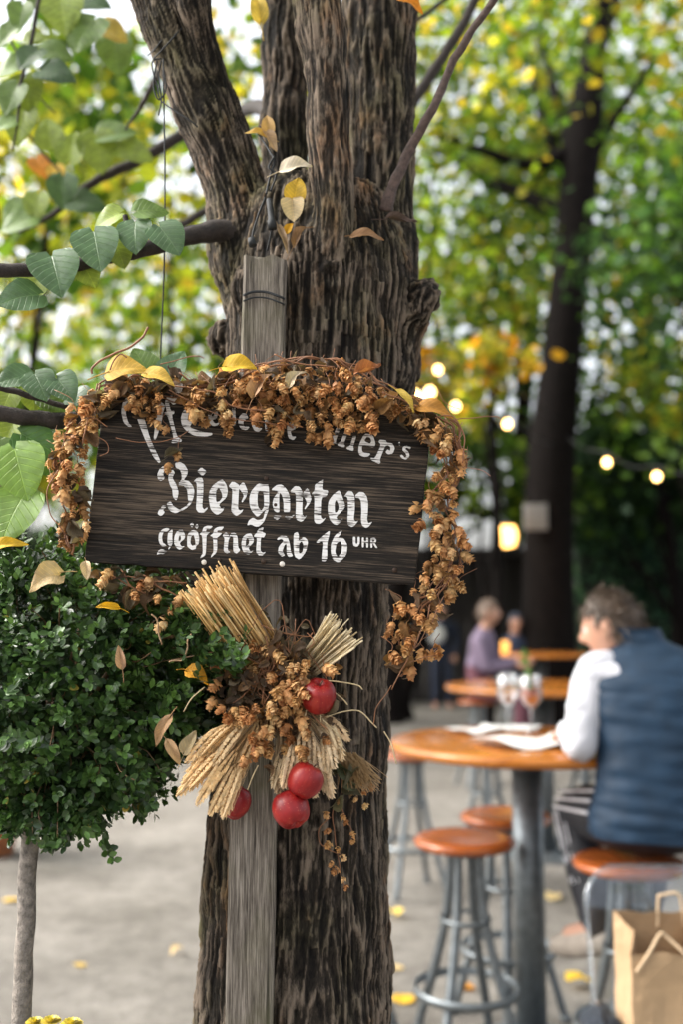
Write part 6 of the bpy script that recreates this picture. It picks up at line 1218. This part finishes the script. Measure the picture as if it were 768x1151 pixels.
def bag_shell(inset, zb):
    o = []
    for lev in range(9):
        t = lev / 8; z = zb + (bz1 - zb) * t; sq = .012 * math.sin(t * 3) + .02 * t * t; ring = []
        for k in range(4):
            for s in range(8):
                u = s / 8; cx_ = [(-1, -1), (1, -1), (1, 1), (-1, 1)][k]; nx2 = [(1, -1), (1, 1), (-1, 1), (-1, -1)][k]
                x = (cx_[0] + (nx2[0] - cx_[0]) * u) * (bw_ / 2 - inset); y = (cx_[1] + (nx2[1] - cx_[1]) * u) * (bdp / 2 - inset)
                if k in (1, 3): x -= math.copysign(sq * (1 - abs(2 * u - 1)) * 1.6, x)
                w_ = .006 * float(noise3([[x * 22, y * 22 + k, z * 12]])[0]); fr_ = np.clip(.5 - y / bdp, 0, 1); ring.append((x + w_, y + w_ * .8, z - .060 * t ** 3 * fr_ + (.012 * float(noise3([[x * 14, y * 14, 3.1]])[0]) if lev == 8 else 0)))
        o.append(ring)
    return np.array(o).reshape(-1, 3) + [bgL + bw_ / 2, by0 + bdp / 2, 0]
qf = [(j * 32 + i, j * 32 + (i + 1) % 32, (j + 1) * 32 + (i + 1) % 32, (j + 1) * 32 + i) for j in range(8) for i in range(32)]
b_ = MB(); b_.add(bag_shell(0, bz0), qf + [tuple(range(31, -1, -1))], 0); b_.build('outside', M_KRAFT, bag, smooth=False)
b_ = MB(); v_ = bag_shell(.0025, bz0 + .004); v_[-32:, 2] -= .001; b_.add(v_, [tuple(reversed(f)) for f in qf] + [tuple(range(32))], 0); b_.build('inside', M_KRAFT_IN, bag, smooth=False)
M_HAND = plain('paper_handle', (.58, .42, .26), .7, var=.1)
for pts in [[(bgL + .012, by0 - .004, bz1 - .11), (bgL + .05, by0 + .0, bz1 - .06), (bgL + .09, by0 + .03, bz1 - .02), (bgL + .11, by0 + .03, bz1 - .03), (bgL + .16, by0 + .0, bz1 - .075), (bgL + .20, by0 - .004, bz1 - .11)], [(bgL + .125, by0 + bdp, bz1 - .05), (bgL + .13, by0 + bdp + .0, bz1 + .035), (bgL + .14, by0 + bdp, bz1 + .045), (bgL + .19, by0 + bdp, bz1 + .045), (bgL + .20, by0 + bdp, bz1 - .05)]]:
    b_ = MB(); tube(b_, pts, .0045, 8, sub=6); b_.build('handle', M_HAND, bag)
sc_ = thing('folded_scarf', 'dark blue knitted scarf heaped on the clear chair left of the paper bag', 'scarf', (bgL - .05, 2.95, zs + .002)); b_ = MB(); M_KNIT = plain('dark_blue_knit', (.02, .026, .036), .95, var=.5, scale=160, bump=1)
gy_ = MB(); u_, v_ = np.meshgrid(np.linspace(0, 2 * PI, 40), np.linspace(0, PI / 2, 14)); xx = np.cos(u_) * np.cos(v_); yy = np.sin(u_) * np.cos(v_); zz = np.sin(v_); pp_ = np.stack([xx.ravel(), yy.ravel(), zz.ravel()], -1); pp_ = pp_ * (1 + .22 * noise3(pp_ * 2.4) + .06 * noise3(pp_ * 9))[:, None]
b_.add(pp_ * [.052, .10, .045] + [bgL - .06, 2.95, zs + .002], [(j * 40 + i, j * 40 + i + 1, (j + 1) * 40 + i + 1, (j + 1) * 40 + i) for j in range(13) for i in range(39)]); b_.build('cloth', M_KNIT, sc_)
# ================================================================== people
M_SKIN = plain('skin', (.50, .27, .18), .55, var=.08, scale=30); M_SKIN.node_tree.nodes['Principled BSDF'].inputs['Subsurface Weight'].default_value = .1
M_HAIR = plain('dark_brown_hair', (.070, .044, .027), .5, var=.6, scale=120); M_EYE = plain('eye_white', (.7, .68, .65), .25, var=.02); M_IRIS = plain('iris', (.03, .02, .015), .2, var=.05); M_LIP = plain('lips', (.40, .16, .13), .5, var=.05)
def skin_mesh(verts, edges, radii, root, level=2):
    me = bpy.data.meshes.new('skel'); me.from_pydata([tuple(v) for v in verts], edges, []); ob = bpy.data.objects.new('skel', me); COL.objects.link(ob)
    md = ob.modifiers.new('s', 'SKIN'); md.use_smooth_shade = True
    for i, r_ in enumerate(radii): me.skin_vertices[0].data[i].radius = (r_, r_); me.skin_vertices[0].data[i].use_root = (i == root)
    ms = ob.modifiers.new('u', 'SUBSURF'); ms.levels = level; ms.render_levels = level
    ev = bpy.data.meshes.new_from_object(ob.evaluated_get(bpy.context.evaluated_depsgraph_get()))
    V_ = np.array([v.co[:] for v in ev.vertices]); F_ = [tuple(p.vertices) for p in ev.polygons]
    bpy.data.objects.remove(ob); bpy.data.meshes.remove(ev); bpy.data.meshes.remove(me); return V_, F_
def frame_of(f, up=(0, 0, 1)):
    f = Vector(f).normalized(); r_ = f.cross(Vector(up)).normalized(); u_ = r_.cross(f); return np.array([r_, f, u_]).T   # columns right, front, up
def head(mb, c, face, up=(0, 0, 1), s=1.0, mats=(0, 1, 2, 3)):
    Fm = frame_of(face, up); nu, nv_ = 56, 40; V_ = []
    for j in range(nv_ + 1):
        ph = -PI / 2 + PI * j / nv_
        for i in range(nu):
            a = 2 * PI * i / nu; x, y, z = math.cos(ph) * math.sin(a), math.cos(ph) * math.cos(a), math.sin(ph); g = lambda sx, sz, x0, z0: math.exp(-((x - x0) / sx) ** 2 - ((z - z0) / sz) ** 2) if y > 0 else 0
            X = x * .076 * (1 - .30 * max(0, -z) ** 1.4); Yv = y * (.098 if y < 0 else .090); Z = z * .118
            if y < 0: Yv *= 1 - .25 * max(0, -z)
            Yv += .024 * g(.13, .17, 0, -.17) + .012 * g(.10, .25, 0, .0) - .011 * (g(.2, .12, .36, .06) + g(.2, .12, -.36, .06)) + .006 * g(.6, .10, 0, .22) + .007 * g(.28, .08, 0, -.48) + .006 * g(.28, .07, 0, -.60) - .004 * g(.3, .03, 0, -.54) + .012 * g(.30, .16, 0, -.86) + .004 * (g(.2, .15, .5, -.15) + g(.2, .15, -.5, -.15))
            V_.append((X, Yv, Z))
    V_ = np.array(V_) * s; f = [(j * nu + i, j * nu + (i + 1) % nu, (j + 1) * nu + (i + 1) % nu, (j + 1) * nu + i) for j in range(nv_) for i in range(nu)]
    c = np.array(c); mb.add(V_ @ Fm.T + c, f, mats[0])
    for sx in (-1, 1):
        k = MB(); lathe(k, [(math.cos(t), math.sin(t)) for t in np.linspace(-1.56, 1.56, 9)], (0, 0, 0), 14); e = k.V[0]
        mb.add((e * [.010, .020, .032] * s + np.array([sx * .078, -.010, -.002]) * s) @ Fm.T + c, k.F[0][0], mats[0]); mb.add((e * .0125 * s + np.array([sx * .028, .0745, .007]) * s) @ Fm.T + c, k.F[0][0], mats[1]); mb.add((e * [.006, .004, .006] * s + np.array([sx * .028, .0855, .007]) * s) @ Fm.T + c, k.F[0][0], mats[2])
    k = MB(); lathe(k, [(math.cos(t), math.sin(t)) for t in np.linspace(-1.56, 1.56, 7)], (0, 0, 0), 14); mb.add((k.V[0] * [.023, .006, .007] * s + np.array([0, .0835, -.064]) * s) @ Fm.T + c, k.F[0][0], mats[3]); return Fm
def hand(mb, wrist, d, palm_n, mat=0, s=1.0, curl=.5):
    """palm, four unequal bent fingers and a thumb leaving the side of the palm"""
    d = np.array(Vector(d).normalized()); pn = np.array(Vector(palm_n).normalized()); sd_ = np.cross(d, pn); sd_ /= np.linalg.norm(sd_); w_ = np.array(wrist)
    k = MB(); lathe(k, [(math.cos(t), math.sin(t)) for t in np.linspace(-1.56, 1.56, 11)], (0, 0, 0), 18); e = k.V[0] * np.array([.042, .054, .016]) * s
    mb.add(w_ + d * .05 * s + e[:, 0:1] * sd_ + e[:, 1:2] * d + e[:, 2:3] * pn, k.F[0][0], mat)
    for q, (off, ln) in enumerate([(-.030, .062), (-.010, .074), (.011, .070), (.030, .054)]):
        p = w_ + sd_ * off * s + d * .085 * s; pts = [p]; a = 0
        for seg, fr in enumerate((.45, .32, .23)): a += curl * (.5 + .25 * seg); p = p + (d * math.cos(a) + pn * math.sin(a) + sd_ * off * .8) * ln * fr * s; pts.append(p)
        tube(mb, pts, [.0088 * s, .008 * s, .0062 * s], 8, mat, sub=4)
    p = w_ - sd_ * .026 * s + d * .028 * s; tube(mb, [p, p + (-sd_ * .026 + d * .022 + pn * .010) * s, p + (-sd_ * .034 + d * .050 + pn * .018) * s, p + (-sd_ * .030 + d * .068 + pn * .022) * s], [.012 * s, .0098 * s, .007 * s], 8, mat, sub=4)
def hair(parent, c, Fm, s=1.0, mat=None, n=900, front=.35, length=.05, seed=1, shag=.35):
    c = np.array(c); k = MB(); nu, nv_ = 60, 36; V_ = []; keep = []
    for j in range(nv_ + 1):
        ph = -PI / 2 + PI * j / nv_
        for i in range(nu):
            a = 2 * PI * i / nu; x, y, z = math.cos(ph) * math.sin(a), math.cos(ph) * math.cos(a), math.sin(ph); lim = front if y > .35 else (.05 if y > -.1 else -.42); keep.append(z > lim + .06 * math.sin(7 * a)); V_.append((x * .083, y * .104 - .002, z * .126))
    V_ = np.array(V_); V_ *= (1 + .03 * noise3(V_ * [50, 30, 24] + seed) + .04 * noise3(V_ * 20 + seed))[:, None]; V_ *= s
    f = [(j * nu + i, j * nu + (i + 1) % nu, (j + 1) * nu + (i + 1) % nu, (j + 1) * nu + i) for j in range(nv_) for i in range(nu)]; f = [q for q in f if all(keep[t] for t in q)]
    k.add(V_ @ Fm.T + c, f)
    ids = np.array([i for i, b2 in enumerate(keep) if b2]); idx = RNG.choice(ids, n); p0 = V_[idx] * .99; nr = p0 / np.linalg.norm(p0, axis=1)[:, None]
    flow = np.stack([RNG.normal(0, .5, n), -.35 + RNG.normal(0, .5, n), -.5 + RNG.normal(0, .4, n)], -1); d = nr * shag + flow * .8; d /= np.linalg.norm(d, axis=1)[:, None]; L = length * RNG.uniform(.4, 1.1, n)[:, None]; sd_ = np.cross(d, nr); sd_ /= np.linalg.norm(sd_, axis=1)[:, None] + 1e-9; w_ = .0022
    A = p0; Bp = p0 + d * L * .55 + nr * .006; Cp = p0 + d * L + nr * .001 - np.array([0, 0, 1]) * L * .15
    vv = np.stack([A - sd_ * w_, A + sd_ * w_, Bp + sd_ * w_, Bp - sd_ * w_, Cp], 1).reshape(-1, 3) @ Fm.T + c; q = np.arange(n) * 5; k.add(vv, np.stack([q, q + 1, q + 2, q + 3], -1)); 
    k.add(vv, np.stack([q + 3, q + 2, q + 4], -1)); return k.build('hair', mat or M_HAIR, parent)
def body(parent, J, scale=1.0, face=(0, 1, 0), up=(0, 0, 1), hands=True):
    """J: joints in world space; returns the skin surface and the bone each vertex belongs to"""
    names = ['pelvis', 'mid', 'chest', 'neck', 'skull', 'shL', 'elL', 'wrL', 'shR', 'elR', 'wrR', 'hiL', 'knL', 'anL', 'toL', 'hiR', 'knR', 'anR', 'toR']; rad = [.125, .122, .135, .062, .055, .062, .045, .030, .062, .045, .030, .098, .062, .042, .032, .098, .062, .042, .032]
    E_ = [(0, 1), (1, 2), (2, 3), (3, 4), (2, 5), (5, 6), (6, 7), (2, 8), (8, 9), (9, 10), (0, 11), (11, 12), (12, 13), (13, 14), (0, 15), (15, 16), (16, 17), (17, 18)]
    pts = [Vector(J[n_]) for n_ in names]; extra = []; V_ = list(pts); Rd = [r_ * scale for r_ in rad]; E2 = []
    for a, b2 in E_:       # extra joints half way keep the limbs tapered
        m_ = len(V_); V_.append((pts[a] + pts[b2]) / 2); Rd.append((rad[a] + rad[b2]) / 2 * scale * (1.06 if (a, b2) in ((11, 12), (15, 16), (12, 13), (16, 17)) else 1)); E2 += [(a, m_), (m_, b2)]
    sv, sf = skin_mesh(V_, E2, Rd, 0)
    bone = np.zeros(len(sv), int); bd_ = np.full(len(sv), 1e9)
    for k, (a, b2) in enumerate(E_):
        A, D = np.array(pts[a]), np.array(pts[b2] - pts[a]); t = np.clip(((sv - A) @ D) / (D @ D), 0, 1); dd_ = np.linalg.norm(sv - (A + t[:, None] * D), axis=1) / (rad[a] + (rad[b2] - rad[a]) * t); m_ = dd_ < bd_; bd_[m_] = dd_[m_]; bone[m_] = k
    mb = MB(); mb.add(sv, sf, 0); hc = Vector(J['head']); Fm = head(mb, hc, face, up, scale)
    if hands:
        for e, w_ in (('elL', 'wrL'), ('elR', 'wrR')): d = Vector(J[w_]) - Vector(J[e]); hand(mb, J[w_], d + Vector((0, 0, -.1)), (0, 0, -1) if abs(d.normalized().z) < .8 else (0, 1, 0), 0, scale)
    mb.build('body', [M_SKIN, M_EYE, M_IRIS, M_LIP], parent); return sv, sf, bone, Fm
def garment(parent, name, mat, sv, sf, bone, bones, off, wr=.006, extra=None):
    n_ = len(sv); N_ = np.zeros((n_, 3))
    for f in sf:
        nr = np.cross(sv[f[2]] - sv[f[0]], sv[f[3 if len(f) > 3 else 1]] - sv[f[1]]) if len(f) > 3 else np.cross(sv[f[1]] - sv[f[0]], sv[f[2]] - sv[f[0]])
        for q in f: N_[q] += nr
    N_ /= np.linalg.norm(N_, axis=1)[:, None] + 1e-12; keep = np.isin(bone, bones); F_ = [f for f in sf if sum(keep[q] for q in f) >= 2]
    v = sv + N_ * (off + wr * noise3(sv * 24) + wr * .7 * noise3(sv * [14, 14, 50]))[:, None]; used = sorted({q for f in F_ for q in f}); mp_ = {q: i for i, q in enumerate(used)}; mb = MB(); mb.add(v[used], [tuple(mp_[q] for q in f) for f in F_]); return mb.build(name, mat, parent)

# ---- the man at the nearest table
MJ = dict(pelvis=P(735, 915, 3.40), mid=P(738, 850, 3.40), chest=P(737, 790, 3.45), neck=P(722, 735, 3.49), skull=P(702, 716, 3.53), head=P(687, 704, 3.54), shL=P(668, 754, 3.47), elL=P(654, 838, 3.395), wrL=P(638, 822, 3.60), shR=P(806, 752, 3.37), elR=P(826, 840, 3.34), wrR=P(748, 818, 3.60),
          hiL=P(703, 918, 3.43), knL=P(646, 908, 3.80), anL=P(674, 1045, 3.60), toL=P(636, 1052, 3.72), hiR=P(772, 918, 3.37), knR=P(735, 910, 3.78), anR=P(722, 1046, 3.66), toR=P(690, 1052, 3.80))
man = thing('person', 'man in a navy quilted vest sitting on a bar stool with his back turned', 'person', (MJ['pelvis'].x, 3.42, .79)); fdir = Vector((-.84, .50, -.26))
sv, sf, bone, Fm = body(man, MJ, 1.0, fdir, (-.10, .02, 1)); hair(man, MJ['head'], Fm, .98, None, 1800, .42, .04, 3, .16)
M_VEST = plain('navy_quilted_nylon', (.007, .025, .052), .62, var=.25, scale=14, bump=.3, bscale=60, spec=.3); M_SHIRT = plain('white_shirt_cotton', (.52, .52, .56), .85, var=.04, bump=.2, bscale=40); M_TROU = plain('black_track_trousers', (.010, .011, .016), .65, var=.3, scale=14); M_STRIPE = plain('white_stripe', (.80, .80, .84), .7, var=.1); M_SHOE = plain('tan_shoe', (.34, .29, .24), .7, var=.2)
garment(man, 'trousers', M_TROU, sv, sf, bone, [0, 10, 11, 12, 14, 15, 16], .020, .005); garment(man, 'shirt', M_SHIRT, sv, sf, bone, [1, 2, 4, 5, 7, 8], .008, .001)
b_ = MB(); p = smooth_path([MJ['chest'] * .5 + MJ['shL'] * .5 + Vector((0, .02, .03)), MJ['shL'] + Vector((.012, 0, .004)), (MJ['shL'] + MJ['elL']) / 2 + Vector((-.012, 0, 0)), MJ['elL'], (MJ['elL'] + MJ['wrL']) / 2, MJ['wrL']], 12); tube(b_, p, [.070, .064, .054, .050, .044, .038], 24); v_ = b_.V[0]; b_.V[0] = v_ + .010 * noise3(v_ * [18, 18, 38])[:, None]; b_.build('sleeve', M_SHIRT, man)
b_ = MB(); p = smooth_path([MJ['chest'] * .35 + MJ['shR'] * .65, MJ['shR'], (MJ['shR'] + MJ['elR']) / 2, MJ['elR'], (MJ['elR'] + MJ['wrR']) / 2, MJ['wrR']], 12); tube(b_, p, [.070, .064, .054, .050, .044, .038], 24); v_ = b_.V[0]; b_.V[0] = v_ + .010 * noise3(v_ * [18, 18, 38])[:, None]; b_.build('sleeve', M_SHIRT, man)
# vest: rings lofted along the bent spine
tr_ = Vector((MJ['shR'] - MJ['shL'])); tr_.z = 0; tr_.normalize(); fw_ = Vector((-tr_.y, tr_.x, 0)); rings = []
sp4 = [(P(736, 938, 3.395), .205, .155), (P(736, 925, 3.395), .208, .157), (P(737, 900, 3.395), .196, .150), (P(738, 862, 3.40), .186, .142), (P(739, 825, 3.42), .200, .148), (P(740, 790, 3.44), .228, .150), (P(740, 765, 3.455), .236, .142), (P(738, 748, 3.465), .214, .124), (P(733, 736, 3.475), .165, .100), (P(727, 727, 3.485), .112, .086), (P(722, 719, 3.492), .082, .078), (P(717, 711, 3.50), .080, .080), (P(713, 706, 3.505), .084, .084)]
pa = smooth_path([tuple(c_) + (a_, d_) for c_, a_, d_ in sp4], 9); NA = 72; V_ = []; an = np.linspace(0, 2 * PI, NA, endpoint=False)
for j, q in enumerate(pa):
    ce, se = np.cos(an), np.sin(an); ex_ = 2 / 2.5; X = np.sign(ce) * np.abs(ce) ** ex_ * q[3]; Yy = np.sign(se) * np.abs(se) ** ex_ * q[4]; V_.append(q[:3] + X[:, None] * np.array(tr_) + Yy[:, None] * np.array(fw_))
V_ = np.array(V_); ctr = pa[:, None, :3]; nr = V_ - ctr; nr[..., 2] = 0; nr /= np.linalg.norm(nr, axis=2)[..., None] + 1e-9; zz = V_[..., 2] + .10 * (V_[..., 0] - MJ['chest'].x)
seam = np.abs(np.sin(zz / .052 * PI)) ** .55; body_part = (V_[..., 2] < 1.36) & (V_[..., 2] > .90); pv = V_.reshape(-1, 3)
puff = .0055 * seam * body_part + (.006 * noise3(pv * [9, 9, 34]) + .005 * noise3(pv * 16)).reshape(V_.shape[:2]); V_ = V_ + nr * puff[..., None]
ins = V_[-1] - nr[-1] * .010; inz = V_[-6] - nr[-6] * .012; V_ = np.concatenate([V_.reshape(-1, 3), ins, inz - [0, 0, 0]]); nr_ = len(pa) + 2
b_ = MB(); b_.add(V_, [(j * NA + i, j * NA + (i + 1) % NA, (j + 1) * NA + (i + 1) % NA, (j + 1) * NA + i) for j in range(nr_ - 1) for i in range(NA)]); b_.build('vest', M_VEST, man)
for k in range(3):      # three stripes along the outer thigh and shin of the left leg
    b_ = MB()
    for a, c_, r0_, r1_ in (('hiL', 'knL', .116, .080), ('knL', 'anL', .078, .058)):
        A, C_ = MJ[a], MJ[c_]; d = (C_ - A).normalized(); side = Vector((-1, -.25, .35)); side = (side - d * side.dot(d)).normalized(); upv = d.cross(side).normalized(); pts = []
        for t in np.linspace(.02, 1.0, 12):
            an_ = (k - 1) * .36 + (.15 if a == 'hiL' else 0); rr_ = r0_ + (r1_ - r0_) * t; pts.append(A + (C_ - A) * t + (side * math.cos(an_) + upv * math.sin(an_)) * rr_)
        tube(b_, pts[:8] if a == 'knL' else pts[1:], .0030 if a == 'knL' else .0055, 6)
    b_.build('stripe', M_STRIPE, man)
for an_, to_ in (('anL', 'toL'), ('anR', 'toR')):
    b_ = MB(); A, T_ = MJ[an_], MJ[to_]; d = (T_ - A); d.z *= .5; d.normalize(); p = [A - d * .05 + Vector((0, 0, -.045)), A + Vector((0, 0, -.035)), A + d * .08 + Vector((0, 0, -.050)), A + d * .15 + Vector((0, 0, -.058)), A + d * .20 + Vector((0, 0, -.062))]; tube(b_, p, [.040, .052, .048, .044, .030], 16, sub=5); b_.build('shoe', M_SHOE, man)

# ---- guests far behind
def cloth(name, col): return plain(name, col, .8, var=.15, scale=10)
def seated(label, px, Y, seat_z, face, top, bottom, hair_m, yaw, head_px=None, group=None):
    b0 = at(px, Y); f = Vector((math.sin(yaw), math.cos(yaw), 0)); r_ = Vector((f.y, -f.x, 0)); q = lambda a, b2, c_: b0 + r_ * a + f * b2 + Vector((0, 0, c_)); s = seat_z
    J = dict(pelvis=q(0, 0, s + .10), mid=q(0, .02, s + .30), chest=q(0, .06, s + .48), neck=q(0, .08, s + .64), skull=q(0, .10, s + .72), head=q(0, .12, s + .80), shL=q(-.19, .06, s + .57), elL=q(-.22, .14, s + .30), wrL=q(-.10, .36, s + .34), shR=q(.19, .06, s + .57), elR=q(.22, .14, s + .30), wrR=q(.10, .36, s + .34),
             hiL=q(-.09, .04, s + .09), knL=q(-.12, .44, s + .08), anL=q(-.11, .40, s - .36), toL=q(-.11, .54, s - .40), hiR=q(.09, .04, s + .09), knR=q(.12, .44, s + .08), anR=q(.11, .40, s - .36), toR=q(.11, .54, s - .40))
    t = thing('person', label, 'person', b0 + Vector((0, 0, s)), group); sv, sf, bone, Fm = body(t, J, .97, f); hair(t, J['head'], Fm, 1.0, hair_m, 400, .4, .05, 5, .2); garment(t, 'jacket', top, sv, sf, bone, [1, 2, 4, 5, 6, 7, 8, 9], .016); garment(t, 'trousers', bottom, sv, sf, bone, [0, 10, 11, 12, 14, 15, 16], .012); return t
stB = copy_tree(proto_s); stB['label'] = 'distant bar stool under the guest in the mauve jacket'; stB.location = at(536, 9.6); stC = copy_tree(proto_s); stC['label'] = 'distant bar stool under the guest in the dark jacket at the farthest table'; stC.location = at(576, 13.6)
seated('guest in a dull mauve jacket sitting sideways in front of the farthest table', 536, 9.6, .78, None, cloth('lilac_cloth', (.16, .12, .18)), cloth('maroon_cloth', (.10, .03, .045)), plain('fair_hair', (.16, .11, .08), .6), 1.9)
seated('guest in a dark jacket facing us behind the farthest table', 576, 13.6, .66, None, cloth('dark_blue_cloth', (.03, .045, .09)), cloth('dark_cloth', (.02, .02, .03)), plain('blue_black_hair', (.04, .05, .08), .5), 2.9)
b0 = at(497, 17.2); J = {}; q = lambda a, b2, c_: b0 + Vector((a, b2, c_))
J = dict(pelvis=q(0, 0, .98), mid=q(0, 0, 1.14), chest=q(0, 0, 1.30), neck=q(0, 0, 1.47), skull=q(0, 0, 1.55), head=q(0, -.02, 1.63), shL=q(.20, 0, 1.40), elL=q(.24, -.02, 1.12), wrL=q(.20, -.14, .90), shR=q(-.20, 0, 1.40), elR=q(-.25, -.04, 1.14), wrR=q(-.16, -.28, 1.20), hiL=q(.09, 0, .93), knL=q(.11, -.02, .50), anL=q(.11, .02, .09), toL=q(.12, -.15, .04), hiR=q(-.09, 0, .93), knR=q(-.11, -.02, .50), anR=q(-.12, .02, .09), toR=q(-.13, -.15, .04))
wt = thing('person', 'person in dark navy clothes standing far back, holding a white plate', 'person', b0); sv, sf, bone, Fm = body(wt, J, .97, (0.2, -1, 0)); hair(wt, J['head'], Fm, 1.0, None, 300, .4, .04, 5, .2); navy = cloth('navy_cloth', (.018, .026, .05)); garment(wt, 'jacket', navy, sv, sf, bone, [1, 2, 4, 5, 6, 7, 8, 9], .018); garment(wt, 'trousers', navy, sv, sf, bone, [0, 10, 11, 12, 14, 15, 16], .014)
k = MB(); lathe(k, [(.001, -.004), (.07, -.004), (.15, .012), (.152, .016), (.08, .004), (.001, .003)], (0, 0, 0), 28); v_ = k.V[0]; b_ = MB(); b_.add(np.stack([v_[:, 0], -v_[:, 2] * .9 + v_[:, 1] * .3, v_[:, 1]], -1) + np.array(q(-.13, -.42, 1.24)), k.F[0][0]); tag(b_.build('plate', M_CERAM), 'white plate held up by the person in dark navy clothes', 'plate')
